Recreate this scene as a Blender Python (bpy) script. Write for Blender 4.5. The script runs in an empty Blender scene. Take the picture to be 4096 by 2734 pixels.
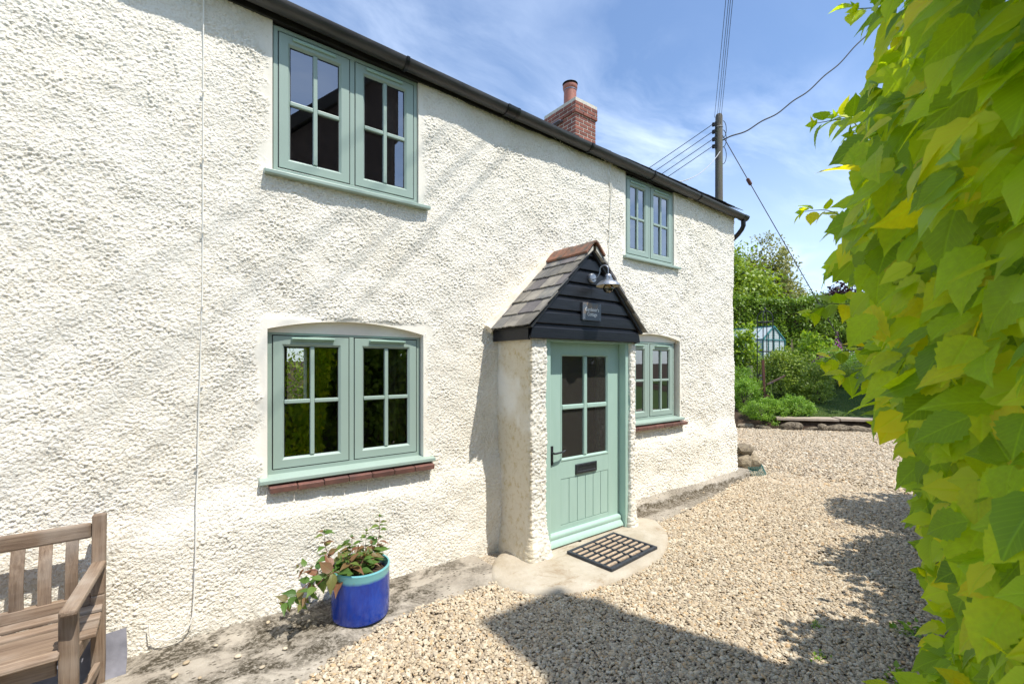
import bpy, bmesh, math, random
import numpy as np
from mathutils import Matrix, Vector, Euler
R = math.radians
rnd = random.Random(7)
rng = np.random.default_rng(11)
scene = bpy.context.scene
COL = scene.collection

# ------------------------------------------------------------------ camera, sky, sun, exposure
cam_d = bpy.data.cameras.new("camera")
cam = bpy.data.objects.new("camera", cam_d); COL.objects.link(cam)
cam.location = (0, -3.35, 1.65); cam.rotation_euler = (R(90), 0, R(-37.5))
cam_d.sensor_width = 36; cam_d.lens = 1820 / 4096 * 36; cam_d.shift_y = 89 / 4096
cam_d.dof.use_dof = True; cam_d.dof.focus_distance = 4.0; cam_d.dof.aperture_fstop = 11.0
cam_d.clip_start = 0.05; cam_d.clip_end = 3000
scene.camera = cam
SUN = Vector((0.34, -1.0, 2.05)).normalized()
sun_d = bpy.data.lights.new("sun", 'SUN'); sun_d.energy = 3.6; sun_d.angle = R(0.53); sun_d.color = (1.0, 0.962, 0.895)
sun = bpy.data.objects.new("sun", sun_d); COL.objects.link(sun)
sun.rotation_euler = SUN.to_track_quat('Z', 'Y').to_euler(); sun.location = (6, -14, 24)
world = bpy.data.worlds.new("World"); scene.world = world; world.use_nodes = True
scene.view_settings.view_transform = 'Standard'; scene.view_settings.look = 'None'
scene.view_settings.exposure = 0.68; scene.view_settings.gamma = 1.0; scene.view_settings.use_curve_mapping = False


class NT:
    """short node-building helper"""
    def __init__(s, tree): s.t = tree; s.L = tree.links.new
    def n(s, typ, ins=None, **props):
        nd = s.t.nodes.new(typ)
        for k, v in props.items(): setattr(nd, k, v)
        for k, v in (ins or {}).items():
            sock = nd.inputs[k]
            if isinstance(v, bpy.types.NodeSocket): s.L(v, sock)
            else: sock.default_value = v
        return nd
    def math(s, op, a, b=0.0, c=0.0, clamp=False):
        return s.n('ShaderNodeMath', {0: a, 1: b, 2: c}, operation=op, use_clamp=clamp).outputs[0]
    def vmath(s, op, a, b=(0, 0, 0)):
        return s.n('ShaderNodeVectorMath', {0: a, 1: b}, operation=op).outputs[0]
    def ramp(s, fac, stops, interp='LINEAR'):
        nd = s.n('ShaderNodeValToRGB', {0: fac}); cr = nd.color_ramp; cr.interpolation = interp
        while len(cr.elements) < len(stops): cr.elements.new(0.5)
        for e, (p, c) in zip(cr.elements, stops):
            e.position = p; e.color = (c, c, c, 1) if isinstance(c, (int, float)) else (*c, 1)
        return nd.outputs[0]
    def mix(s, fac, a, b, blend='MIX'):
        nd = s.n('ShaderNodeMix', data_type='RGBA', blend_type=blend)
        for i, v in ((0, fac), (6, a), (7, b)):
            if isinstance(v, bpy.types.NodeSocket): s.L(v, nd.inputs[i])
            else: nd.inputs[i].default_value = (*v, 1) if (i and len(v) == 3) else v
        return nd.outputs[2]
    def noise(s, vec, scale, detail=4, rough=0.55, dist=0.0):
        return s.n('ShaderNodeTexNoise', {'Vector': vec, 'Scale': scale, 'Detail': detail, 'Roughness': rough, 'Distortion': dist}).outputs[0]
    def voro(s, vec, scale, feature='F1', out=0):
        return s.n('ShaderNodeTexVoronoi', {'Vector': vec, 'Scale': scale}, feature=feature).outputs[out]
    def sep(s, v): return s.n('ShaderNodeSeparateXYZ', {0: v}).outputs
    def comb(s, x, y, z): return s.n('ShaderNodeCombineXYZ', {0: x, 1: y, 2: z}).outputs[0]


# sky: Nishita with thin cirrus laid over a high flat layer
w = NT(world.node_tree); world.node_tree.nodes.clear()
sky = w.n('ShaderNodeTexSky', sky_type='NISHITA', sun_disc=False, sun_elevation=math.asin(SUN.z),
          sun_rotation=math.atan2(SUN.x, SUN.y), altitude=100, air_density=1.0, dust_density=0.6, ozone_density=2.0)
dirv = w.n('ShaderNodeTexCoord').outputs['Generated']
sx, sy, sz = w.sep(dirv)
zc = w.math('MAXIMUM', sz, 0.04)
pl = w.comb(w.math('DIVIDE', sx, w.math('ADD', zc, 0.12)), w.math('DIVIDE', sy, w.math('ADD', zc, 0.12)), 0.0)
warp = w.n('ShaderNodeVectorMath', {0: w.n('ShaderNodeTexNoise', {'Vector': pl, 'Scale': 1.1, 'Detail': 3}).outputs['Color'], 3: 0.5}, operation='SCALE').outputs[0]
rot = w.n('ShaderNodeMapping', {'Vector': w.vmath('ADD', pl, warp), 'Rotation': (0, 0, R(38)), 'Scale': (0.9, 2.0, 1)}).outputs[0]
c1 = w.noise(rot, 1.35, 9, 0.6, 0.35)
c2 = w.noise(pl, 0.75, 3, 0.5)
cl = w.math('MULTIPLY', w.ramp(c1, [(0.42, 0.0), (0.80, 1.0)]), w.ramp(c2, [(0.42, 0.05), (0.66, 1.0)]))
hz = w.math('MULTIPLY', w.ramp(sz, [(0.0, 0.80), (0.48, 0.04)]), 0.6)
clf = w.math('MINIMUM', w.math('ADD', w.math('MULTIPLY', cl, 1.0), hz), 0.82)
skyt = w.mix(1.0, sky.outputs[0], (0.95, 1.05, 1.14), 'MULTIPLY')
skyc = w.mix(clf, skyt, (7.2, 8.2, 9.8))
bg = w.n('ShaderNodeBackground', {'Color': skyc, 'Strength': 0.122})
w.L(bg.outputs[0], w.n('ShaderNodeOutputWorld').inputs[0])


# ------------------------------------------------------------------ materials
def new_mat(name):
    m = bpy.data.materials.new(name); m.use_nodes = True; m.node_tree.nodes.clear()
    return m, NT(m.node_tree)

def finish(m, t, bsdf):
    t.L(bsdf.outputs[0], t.n('ShaderNodeOutputMaterial').inputs[0]); return m

def bump(t, h, dist, strength=1.0, normal=None):
    ins = {'Height': h, 'Distance': dist, 'Strength': strength}
    if normal: ins['Normal'] = normal
    return t.n('ShaderNodeBump', ins).outputs[0]

def basic(name, c1, c2=None, scale=8.0, rough=0.6, stretch=(1, 1, 1), bs=None, bd=0.002, spec=0.5, metal=0.0, rand=0.0, r2=None, lo=0.35, hi=0.7, detail=5):
    """two-tone noise colour, optional bump and per-object brightness change"""
    m, t = new_mat(name); c2 = c2 or c1
    co = t.n('ShaderNodeTexCoord').outputs['Object']
    co = t.n('ShaderNodeMapping', {'Vector': co, 'Scale': stretch}).outputs[0]
    if rand:
        oi = t.n('ShaderNodeObjectInfo').outputs['Random']
        co = t.vmath('ADD', co, t.comb(t.math('MULTIPLY', oi, 37.0), t.math('MULTIPLY', oi, 91.0), oi))
    nz = t.noise(co, scale, detail)
    c = t.ramp(nz, [(lo, c1), (hi, c2)])
    if rand:
        f = t.math('MULTIPLY_ADD', oi, 2 * rand, 1 - rand)
        c = t.mix(1.0, c, t.comb(f, f, f), 'MULTIPLY')
    ins = {'Base Color': c, 'Roughness': rough, 'Metallic': metal, 'Specular IOR Level': spec}
    if r2 is not None: ins['Roughness'] = t.ramp(nz, [(lo, rough), (hi, r2)])
    if bs: ins['Normal'] = bump(t, t.noise(co, bs, 3), bd)
    return finish(m, t, t.n('ShaderNodeBsdfPrincipled', ins))

MAT = {}
def render_mat():
    m, t = new_mat("roughcast")
    co = t.n('ShaderNodeTexCoord').outputs['Object']
    big = t.noise(co, 1.3, 4); fine = t.noise(co, 90, 3)
    c = t.ramp(big, [(0.3, (0.80, 0.745, 0.63)), (0.7, (0.88, 0.835, 0.73))])
    x, y, z = t.sep(co)
    # splash dirt and algae that creep up from the ground plus an ochre tint under the eaves
    low = t.math('MULTIPLY', t.ramp(z, [(0.0, 1.0), (0.28, 0.0)]), t.ramp(t.noise(co, 7, 6, 0.7), [(0.48, 0.0), (0.72, 1.0)]))
    c = t.mix(t.math('MULTIPLY', low, 0.8), c, (0.30, 0.27, 0.20))
    pit_shade = t.n('ShaderNodeAttribute', attribute_name='pit_shade').outputs['Fac']
    c = t.mix(t.math('MULTIPLY', pit_shade, 0.42), c, (0.60, 0.49, 0.33))  # warm shade between the lumps, painted into the wall colour
    alg = t.n('ShaderNodeAttribute', attribute_name='algae_eaves').outputs['Fac']
    sp = t.ramp(t.noise(co, 24, 6, 0.7), [(0.5, 0.0), (0.66, 1.0)])
    c = t.mix(t.math('MULTIPLY', alg, t.math('MULTIPLY_ADD', sp, 0.5, 0.5)), c, (0.56, 0.44, 0.235))
    vv = t.n('ShaderNodeTexVoronoi', {'Vector': t.vmath('ADD', co, t.n('ShaderNodeVectorMath', {0: t.n('ShaderNodeTexNoise', {'Vector': co, 'Scale': 60.0}).outputs['Color'], 3: 0.012}, operation='SCALE').outputs[0]), 'Scale': 125.0}, feature='SMOOTH_F1').outputs[0]
    sm = t.n('ShaderNodeAttribute', attribute_name='smooth').outputs['Fac']
    n = bump(t, t.math('MULTIPLY', t.math('ADD', t.math('MULTIPLY', vv, -1.0), t.math('MULTIPLY', fine, 0.4)), t.math('MULTIPLY', t.math('SUBTRACT', 1.0, sm), t.ramp(t.math('MULTIPLY', x, 0.15), [(0.2, 1.0), (0.75, 0.25)]))), 0.0046, 1.0)
    return finish(m, t, t.n('ShaderNodeBsdfPrincipled', {'Base Color': c, 'Roughness': 0.85, 'Specular IOR Level': 0.25, 'Normal': n}))
MAT['render'] = render_mat()
MAT['plaster'] = basic("smooth_plaster", (0.80, 0.74, 0.64), (0.85, 0.80, 0.71), 6, 0.8, bs=60, bd=0.001, spec=0.25)
MAT['green'] = basic("sage_paint", (0.305, 0.39, 0.33), (0.325, 0.41, 0.35), 3, 0.38, spec=0.4)
MAT['doorgreen'] = basic("door_paint", (0.385, 0.54, 0.455), (0.41, 0.565, 0.48), 4, 0.35, stretch=(6, 6, 1), spec=0.4)
MAT['vent'] = basic("vent_plastic", (0.33, 0.47, 0.37), None, 3, 0.35)
MAT['gasket'] = basic("black_gasket", (0.012, 0.013, 0.013), None, 3, 0.6)
MAT['blackwood'] = basic("black_stained_wood", (0.007, 0.008, 0.011), (0.015, 0.017, 0.022), 7, 0.38, stretch=(1, 6, 14), spec=0.32, bs=9, bd=0.0008, rand=0.15)
MAT['fascia'] = basic("black_fascia", (0.012, 0.012, 0.012), (0.03, 0.028, 0.026), 9, 0.55, stretch=(1, 5, 5))
MAT['gutter'] = basic("gutter_plastic", (0.035, 0.034, 0.034), (0.075, 0.070, 0.066), 5, 0.36, stretch=(0.7, 6, 6), r2=0.5, spec=0.5)
MAT['gutterclip'] = basic("clip_plastic", (0.012, 0.012, 0.013), None, 5, 0.35)
MAT['metal'] = basic("galvanised_steel", (0.28, 0.30, 0.33), (0.42, 0.44, 0.47), 45, 0.38, metal=0.85, r2=0.5)
MAT['shadein'] = basic("shade_lining", (0.70, 0.64, 0.50), None, 20, 0.6)
MAT['signslate'] = basic("sign_slate", (0.10, 0.12, 0.145), (0.22, 0.155, 0.10), 5.5, 0.5, lo=0.52, hi=0.62)
MAT['letter'] = basic("letter_paint", (0.78, 0.78, 0.76), None, 5, 0.5)
MAT['iron'] = basic("black_iron", (0.014, 0.016, 0.019), (0.03, 0.033, 0.037), 30, 0.42, bs=45, bd=0.001)
MAT['rubber'] = basic("rubber", (0.022, 0.026, 0.034), (0.045, 0.05, 0.058), 35, 0.6, bs=60, bd=0.001)
MAT['coir'] = basic("coir", (0.36, 0.265, 0.18), (0.52, 0.41, 0.30), 60, 0.95, bs=180, bd=0.004, rand=0.12, spec=0.1)
MAT['slate'] = basic("roof_slate", (0.085, 0.088, 0.095), (0.22, 0.205, 0.175), 7, 0.62, rand=0.38, bs=22, bd=0.004, lo=0.38, hi=0.66)
MAT['slate2'] = basic("lichen_slate", (0.155, 0.142, 0.125), (0.28, 0.255, 0.21), 9, 0.7, rand=0.3, bs=22, bd=0.004)
MAT['slate3'] = basic("purple_slate", (0.11, 0.10, 0.105), (0.20, 0.182, 0.175), 7, 0.6, rand=0.25, bs=22, bd=0.004)
MAT['terracotta'] = basic("terracotta_ridge", (0.26, 0.115, 0.068), (0.10, 0.078, 0.058), 12, 0.75, lo=0.42, hi=0.62, bs=40, bd=0.002)
MAT['redtile'] = basic("quarry_tile", (0.215, 0.10, 0.078), (0.13, 0.07, 0.06), 14, 0.32, rand=0.2, bs=40, bd=0.001)
MAT['mortar'] = basic("mortar", (0.66, 0.61, 0.52), (0.50, 0.46, 0.38), 22, 0.9, bs=70, bd=0.003, spec=0.2)
MAT['fillet'] = basic("painted_fillet", (0.66, 0.58, 0.46), (0.80, 0.74, 0.63), 10, 0.85, bs=40, bd=0.004, spec=0.2)
MAT['brick'] = basic("red_brick", (0.30, 0.105, 0.07), (0.20, 0.08, 0.062), 8, 0.8, rand=0.22, bs=60, bd=0.002, spec=0.25)
MAT['potclay'] = basic("flue_clay", (0.42, 0.155, 0.10), (0.34, 0.13, 0.09), 5, 0.5)
MAT['cable'] = basic("white_cable", (0.84, 0.81, 0.73), None, 5, 0.5)
MAT['wire'] = basic("black_wire", (0.012, 0.012, 0.013), None, 5, 0.5)
MAT['greywire'] = basic("grey_wire", (0.42, 0.42, 0.42), None, 5, 0.5)
MAT['rustwire'] = basic("stay_wire", (0.05, 0.035, 0.04), None, 5, 0.6)
MAT['curtain'] = basic("curtain_cloth", (0.50, 0.42, 0.36), (0.36, 0.27, 0.24), 9, 0.9, spec=0.1)
MAT['interior'] = basic("interior_paint", (0.30, 0.27, 0.23), None, 3, 0.9)
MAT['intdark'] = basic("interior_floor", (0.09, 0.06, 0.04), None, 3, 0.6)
MAT['rust'] = basic("rusty_iron", (0.13, 0.045, 0.025), (0.075, 0.035, 0.025), 25, 0.8, bs=50, bd=0.002)
MAT['teal'] = basic("teal_frame", (0.018, 0.15, 0.14), None, 5, 0.4)
MAT['stone'] = basic("garden_stone", (0.33, 0.27, 0.18), (0.15, 0.115, 0.08), 7, 0.85, rand=0.28, bs=16, bd=0.012, spec=0.2)
MAT['edgestone'] = basic("mossy_rubble", (0.25, 0.205, 0.145), (0.07, 0.055, 0.038), 9, 0.9, rand=0.4, bs=20, bd=0.02, spec=0.15, lo=0.42, hi=0.62)
MAT['paver'] = basic("paving_concrete", (0.42, 0.345, 0.265), (0.33, 0.265, 0.20), 7, 0.9, rand=0.1, bs=90, bd=0.003, spec=0.2)
MAT['soil'] = basic("soil", (0.045, 0.03, 0.02), (0.10, 0.07, 0.045), 14, 0.95, bs=50, bd=0.012, spec=0.1)
MAT['bark'] = basic("bark", (0.075, 0.055, 0.038), (0.13, 0.10, 0.07), 12, 0.9, stretch=(1, 1, 0.25), bs=20, bd=0.01)
MAT['stem'] = basic("green_stem", (0.13, 0.18, 0.03), (0.20, 0.22, 0.05), 12, 0.6)
MAT['redstem'] = basic("red_stem", (0.20, 0.04, 0.05), (0.12, 0.06, 0.04), 12, 0.5)
MAT['canewood'] = basic("cane", (0.36, 0.27, 0.15), None, 9, 0.7)
MAT['ground'] = basic("meadow_ground", (0.045, 0.085, 0.018), (0.09, 0.12, 0.03), 3, 0.95, spec=0.1)
MAT['lawn'] = basic("lawn_turf", (0.04, 0.075, 0.014), (0.085, 0.115, 0.028), 2.5, 0.95, bs=60, bd=0.02, spec=0.1)
MAT['slab'] = basic("leaning_slate", (0.13, 0.128, 0.148), (0.235, 0.23, 0.26), 9, 0.55, bs=30, bd=0.001)
MAT['brass'] = basic("screw", (0.35, 0.35, 0.36), None, 5, 0.4, metal=0.8)
MAT['thatch'] = basic("dark_roof", (0.035, 0.03, 0.028), (0.07, 0.06, 0.05), 9, 0.9)
MAT['daisy'] = basic("daisy_white", (0.80, 0.80, 0.76), None, 5, 0.7)
MAT['purple'] = basic("foxglove_pink", (0.50, 0.06, 0.42), (0.62, 0.16, 0.52), 9, 0.6)
MAT['violet'] = basic("violet_petal", (0.28, 0.20, 0.62), None, 9, 0.6)

def wood_mat(name, c1, c2, c3, rough=0.75):
    m, t = new_mat(name)
    oi = t.n('ShaderNodeObjectInfo').outputs['Random']
    co = t.n('ShaderNodeTexCoord').outputs['Object']
    co = t.vmath('ADD', co, t.comb(t.math('MULTIPLY', oi, 17.0), t.math('MULTIPLY', oi, 53.0), t.math('MULTIPLY', oi, 29.0)))
    st = t.n('ShaderNodeMapping', {'Vector': co, 'Scale': (1.6, 38, 38)}).outputs[0]
    g = t.noise(st, 2.2, 6, 0.65, 0.4); b = t.noise(co, 5, 3)
    c = t.mix(t.ramp(g, [(0.3, 0), (0.7, 1)]), c1, c2)
    c = t.mix(t.ramp(b, [(0.45, 0.0), (0.75, 0.7)]), c, c3)
    f = t.math('MULTIPLY_ADD', oi, 0.3, 0.85); c = t.mix(1.0, c, t.comb(f, f, f), 'MULTIPLY')
    return finish(m, t, t.n('ShaderNodeBsdfPrincipled', {'Base Color': c, 'Roughness': rough, 'Specular IOR Level': 0.3, 'Normal': bump(t, g, 0.003)}))
MAT['teak'] = wood_mat("weathered_teak", (0.14, 0.09, 0.058), (0.31, 0.225, 0.155), (0.40, 0.335, 0.27))
MAT['polewood'] = wood_mat("pole_timber", (0.06, 0.05, 0.04), (0.17, 0.15, 0.125), (0.11, 0.125, 0.06), 0.85)
MAT['fencewood'] = wood_mat("fence_timber", (0.05, 0.028, 0.022), (0.10, 0.06, 0.045), (0.13, 0.09, 0.075), 0.85)

def glass_mat(name, k, b_, obscure=0.0):
    m, t = new_mat(name)
    fr = t.n('ShaderNodeFresnel', {'IOR': 1.55}).outputs[0]
    fr = t.math('MULTIPLY_ADD', fr, k, b_, clamp=True)
    gl = t.n('ShaderNodeBsdfGlossy', {'Color': (0.95, 0.97, 1, 1), 'Roughness': 0.0})
    tr = t.n('ShaderNodeBsdfTransparent', {'Color': (0.62, 0.64, 0.62, 1)})
    sh = t.n('ShaderNodeMixShader', {0: fr, 1: tr.outputs[0], 2: gl.outputs[0]})
    if obscure:
        sh = t.n('ShaderNodeMixShader', {0: obscure, 1: sh.outputs[0], 2: t.n('ShaderNodeBsdfDiffuse', {'Color': (0.16, 0.145, 0.125, 1)}).outputs[0]})
    return finish(m, t, sh)
MAT['glass'] = glass_mat("window_glass", 2.3, 0.13); MAT['doorglass'] = glass_mat("door_glass", 0.5, 0.0, 0.22)
def bulb_mat():
    m, t = new_mat("bulb_glass")
    fr = t.n('ShaderNodeFresnel', {'IOR': 1.5}).outputs[0]
    gl = t.n('ShaderNodeBsdfGlossy', {'Roughness': 0.03})
    tr = t.n('ShaderNodeBsdfTransparent', {'Color': (0.74, 0.68, 0.55, 1)})
    return finish(m, t, t.n('ShaderNodeMixShader', {0: t.math('ADD', fr, 0.06), 1: tr.outputs[0], 2: gl.outputs[0]}))
MAT['bulb'] = bulb_mat()
def ghglass():
    m, t = new_mat("bubble_lined_glass")
    co = t.n('ShaderNodeTexCoord').outputs['Object']
    z = t.sep(co)[2]
    s = t.math('SINE', t.math('MULTIPLY', z, 55.0))
    c = t.ramp(t.math('MULTIPLY_ADD', s, 0.5, 0.5), [(0, (0.50, 0.57, 0.57)), (1, (0.72, 0.78, 0.77))])
    p = t.n('ShaderNodeBsdfPrincipled', {'Base Color': c, 'Roughness': 0.25})
    tr = t.n('ShaderNodeBsdfTransparent')
    return finish(m, t, t.n('ShaderNodeMixShader', {0: 0.72, 1: tr.outputs[0], 2: p.outputs[0]}))
MAT['ghglass'] = ghglass()
def pot_mat():
    m, t = new_mat("blue_glaze")
    co = t.n('ShaderNodeTexCoord').outputs['Object']
    z = t.sep(co)[2]
    st = t.n('ShaderNodeMapping', {'Vector': co, 'Scale': (1, 1, 0.35)}).outputs[0]
    nz = t.noise(st, 16, 8, 0.75)
    blue = t.ramp(nz, [(0.42, (0.003, 0.032, 0.30)), (0.60, (0.006, 0.055, 0.40)), (0.78, (0.035, 0.065, 0.36))])
    edge = t.math('ADD', z, t.math('MULTIPLY', t.noise(co, 14, 3), 0.02))
    c = t.mix(t.ramp(t.math('MULTIPLY_ADD', edge, 25.0, -6.72, clamp=True), [(0.0, 0), (0.5, 1)]), blue, (0.17, 0.44, 0.46))
    return finish(m, t, t.n('ShaderNodeBsdfPrincipled', {'Base Color': c, 'Roughness': 0.07, 'Specular IOR Level': 0.6, 'Coat Weight': 0.25, 'Normal': bump(t, nz, 0.0015)}))
MAT['pot'] = pot_mat()

def concrete_mat(name, base1, base2, moss, amt, band=False):
    m, t = new_mat(name)
    co = t.n('ShaderNodeTexCoord').outputs['Object']
    st = t.n('ShaderNodeMapping', {'Vector': co, 'Scale': (1.0, 1.5, 1), 'Rotation': (0, 0, R(8))}).outputs[0]
    nb = t.noise(co, 3.5, 6, 0.65)
    c = t.ramp(nb, [(0.3, base1), (0.7, base2)])
    agg = t.voro(co, 75)
    c = t.mix(t.ramp(agg, [(0.0, 0.45), (0.22, 0.0)]), c, (0.62, 0.57, 0.49))
    stain = t.noise(st, 3.0, 8, 0.72, 0.6)
    patch = t.noise(co, 1.1, 2)
    s = t.math('MULTIPLY', t.ramp(stain, [(0.50 - amt, 0.0), (0.62 - amt, 1.0)]), t.ramp(patch, [(0.38, 0.05), (0.55, 1.0)]))
    if band:
        yb_ = t.math('ADD', t.sep(co)[1], t.math('MULTIPLY', t.noise(co, 6, 4), 0.08))
        s = t.math('MAXIMUM', t.math('MULTIPLY', s, 0.6), t.math('MULTIPLY', t.ramp(t.math('MULTIPLY_ADD', yb_, -4.0, -0.30), [(0.20, 0.0), (0.26, 1.0), (0.85, 0.9), (1.0, 0.2)]), t.ramp(t.noise(co, 4, 5, 0.7), [(0.36, 0.25), (0.5, 1.0)])))
    speck = t.ramp(t.noise(co, 48, 5, 0.7), [(0.36, 0.25), (0.54, 1.0)])
    c = t.mix(t.math('MULTIPLY', t.math('MULTIPLY', s, speck), 0.93), c, moss)
    pv = t.n('ShaderNodeTexVoronoi', {'Vector': t.n('ShaderNodeMapping', {'Vector': co, 'Scale': (0.7, 1.2, 1), 'Rotation': (0, 0, 0.4)}).outputs[0], 'Scale': 34.0}).outputs[0]
    pk = t.math('MULTIPLY', t.ramp(pv, [(0.18, 1.0), (0.30, 0.0)]), t.ramp(t.noise(co, 5, 3), [(0.50 - amt, 0.0), (0.62 - amt, 1.0)]))
    c = t.mix(t.math('MULTIPLY', pk, 0.8 if amt > 0 else 0.0), c, moss)
    wt = t.ramp(t.noise(co, 70, 2), [(0.70, 0.0), (0.76, 0.8)])
    c = t.mix(wt, c, (0.66, 0.62, 0.56))
    h = t.math('ADD', t.noise(co, 14, 6), t.math('MULTIPLY', t.noise(co, 120, 3), 0.25))
    return finish(m, t, t.n('ShaderNodeBsdfPrincipled', {'Base Color': c, 'Roughness': 0.9, 'Specular IOR Level': 0.2, 'Normal': bump(t, h, 0.012)}))
MAT['path'] = concrete_mat("mossy_concrete", (0.29, 0.25, 0.20), (0.46, 0.41, 0.335), (0.036, 0.028, 0.015), 0.065)
MAT['path2'] = concrete_mat("very_mossy_concrete", (0.33, 0.29, 0.23), (0.46, 0.41, 0.34), (0.045, 0.030, 0.010), 0.28, True)
MAT['step'] = concrete_mat("clean_concrete", (0.38, 0.315, 0.225), (0.52, 0.465, 0.375), (0.27, 0.19, 0.11), -0.04)

def gravel_mat():
    m, t = new_mat("gravel_stone")
    oi = t.n('ShaderNodeObjectInfo').outputs['Random']
    co = t.n('ShaderNodeTexCoord').outputs['Object']
    c = t.ramp(oi, [(0.0, (0.410, 0.321, 0.211)), (0.18, (0.494, 0.395, 0.266)), (0.36, (0.546, 0.454, 0.321)), (0.50, (0.440, 0.368, 0.266)), (0.62, (0.576, 0.488, 0.355)),
                    (0.74, (0.365, 0.294, 0.207)), (0.82, (0.516, 0.361, 0.200)), (0.88, (0.622, 0.544, 0.415)), (0.94, (0.312, 0.246, 0.176)), (1.0, (0.478, 0.406, 0.301))], 'CONSTANT')
    n = t.noise(co, 60, 4)
    f = t.math('MULTIPLY_ADD', n, 0.6, 0.7); c = t.mix(1.0, c, t.comb(f, f, f), 'MULTIPLY')
    return finish(m, t, t.n('ShaderNodeBsdfPrincipled', {'Base Color': c, 'Roughness': 0.65, 'Specular IOR Level': 0.35}))
MAT['gravel'] = gravel_mat()
def gravelbed():
    m, t = new_mat("gravel_bed")
    co = t.n('ShaderNodeTexCoord').outputs['Object']
    v = t.n('ShaderNodeTexVoronoi', {'Vector': co, 'Scale': 48.0})
    c = t.ramp(t.sep(v.outputs['Color'])[0], [(0, (0.34, 0.27, 0.19)), (0.5, (0.50, 0.42, 0.31)), (1, (0.42, 0.36, 0.28))])
    return finish(m, t, t.n('ShaderNodeBsdfPrincipled', {'Base Color': c, 'Roughness': 0.9, 'Normal': bump(t, v.outputs['Distance'], -0.02)}))
MAT['gravelbed'] = gravelbed()

def leaf_mat(name, cols, trans, rough=0.45, vein=0.0, tw=0.4, spec=0.4):
    """cols: ramp of leaf colours picked per leaf; trans: light let through"""
    m, t = new_mat(name)
    oi = t.n('ShaderNodeObjectInfo').outputs['Random']
    at = t.n('ShaderNodeAttribute', attribute_name='tint').outputs['Fac']
    f = t.math('FRACT', t.math('ADD', at, oi))
    k = len(cols)
    c = t.ramp(f, [(i / (k - 1), cc) for i, cc in enumerate(cols)])
    ins = {'Roughness': rough, 'Specular IOR Level': spec}
    if vein:
        uv = t.n('ShaderNodeUVMap').outputs[0]; u, v, _ = t.sep(uv)
        av = t.math('ABSOLUTE', t.math('SUBTRACT', v, 0.5))
        ph = t.math('SUBTRACT', t.math('MULTIPLY', u, 9.0), t.math('MULTIPLY', av, 8.0))
        wv = t.math('ABSOLUTE', t.math('SUBTRACT', t.math('FRACT', ph), 0.5))
        ln = t.math('MAXIMUM', t.ramp(wv, [(0.0, 0.7), (0.09, 0.0)]), t.ramp(av, [(0.0, 1.0), (0.03, 0.0)]))
        c = t.mix(t.math('MULTIPLY', ln, vein), c, tuple(min(1, x * 1.5 + 0.02) for x in cols[1]))
        co = t.n('ShaderNodeTexCoord').outputs['Object']
        pn = t.ramp(t.noise(co, 9, 3), [(0.35, 0.92), (0.7, 1.05)])
        c = t.mix(1.0, c, pn, 'MULTIPLY')
        ins['Normal'] = bump(t, t.math('ADD', t.ramp(av, [(0.0, 0.0), (0.05, 1.0)]), t.math('MULTIPLY', t.noise(co, 130, 2), 0.6)), 0.0008)
    ins['Base Color'] = c
    p = t.n('ShaderNodeBsdfPrincipled', ins)
    tr = t.n('ShaderNodeBsdfTranslucent', {'Color': t.mix(1.0, c, (*trans, 1), 'MULTIPLY')})
    return finish(m, t, t.n('ShaderNodeMixShader', {0: tw, 1: p.outputs[0], 2: tr.outputs[0]}))
MAT['gold'] = leaf_mat("golden_leaf", [(0.20, 0.36, 0.012), (0.36, 0.56, 0.014), (0.45, 0.65, 0.016), (0.55, 0.67, 0.018), (0.35, 0.55, 0.014), (0.70, 0.68, 0.02), (0.40, 0.60, 0.014), (0.14, 0.27, 0.010), (0.31, 0.50, 0.014)], (1.9, 1.55, 0.6), 0.38, vein=0.34, tw=0.55, spec=0.45)
MAT['potleaf'] = leaf_mat("fuchsia_leaf", [(0.07, 0.15, 0.03), (0.12, 0.22, 0.045), (0.19, 0.27, 0.06), (0.24, 0.15, 0.06), (0.30, 0.13, 0.08), (0.10, 0.19, 0.04), (0.16, 0.26, 0.05)], (1.1, 1.1, 0.6), 0.38, vein=0.3)
MAT['hedgeleaf'] = leaf_mat("beech_leaf", [(0.096, 0.175, 0.014), (0.163, 0.270, 0.020), (0.250, 0.365, 0.029), (0.134, 0.222, 0.017)], (1.2, 1.2, 0.5))
MAT['treeleaf'] = leaf_mat("lime_tree_leaf", [(0.160, 0.248, 0.023), (0.240, 0.345, 0.032), (0.336, 0.428, 0.043), (0.136, 0.207, 0.023)], (1.2, 1.2, 0.5))
MAT['greyleaf'] = leaf_mat("ash_tree_leaf", [(0.208, 0.235, 0.072), (0.288, 0.304, 0.101), (0.352, 0.331, 0.101), (0.176, 0.207, 0.065)], (1.1, 1.1, 0.6))
MAT['copperleaf'] = leaf_mat("copper_leaf", [(0.03, 0.012, 0.016), (0.05, 0.018, 0.02), (0.035, 0.02, 0.02)], (1, 0.6, 0.6))
MAT['herbleaf'] = leaf_mat("oregano_leaf", [(0.134, 0.263, 0.032), (0.211, 0.371, 0.043), (0.307, 0.464, 0.050), (0.192, 0.325, 0.043)], (1.1, 1.2, 0.5))
MAT['bramble'] = leaf_mat("raspberry_leaf", [(0.173, 0.259, 0.040), (0.259, 0.345, 0.058), (0.367, 0.431, 0.065), (0.130, 0.208, 0.029)], (1.1, 1.2, 0.5))
MAT['appleleaf'] = leaf_mat("apple_leaf", [(0.158, 0.273, 0.026), (0.264, 0.410, 0.032), (0.422, 0.531, 0.043), (0.123, 0.212, 0.023)], (1.2, 1.2, 0.5))
MAT['grass'] = leaf_mat("grass_blade", [(0.056, 0.110, 0.017), (0.096, 0.152, 0.026), (0.160, 0.179, 0.043)], (1.1, 1.2, 0.5))


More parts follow.
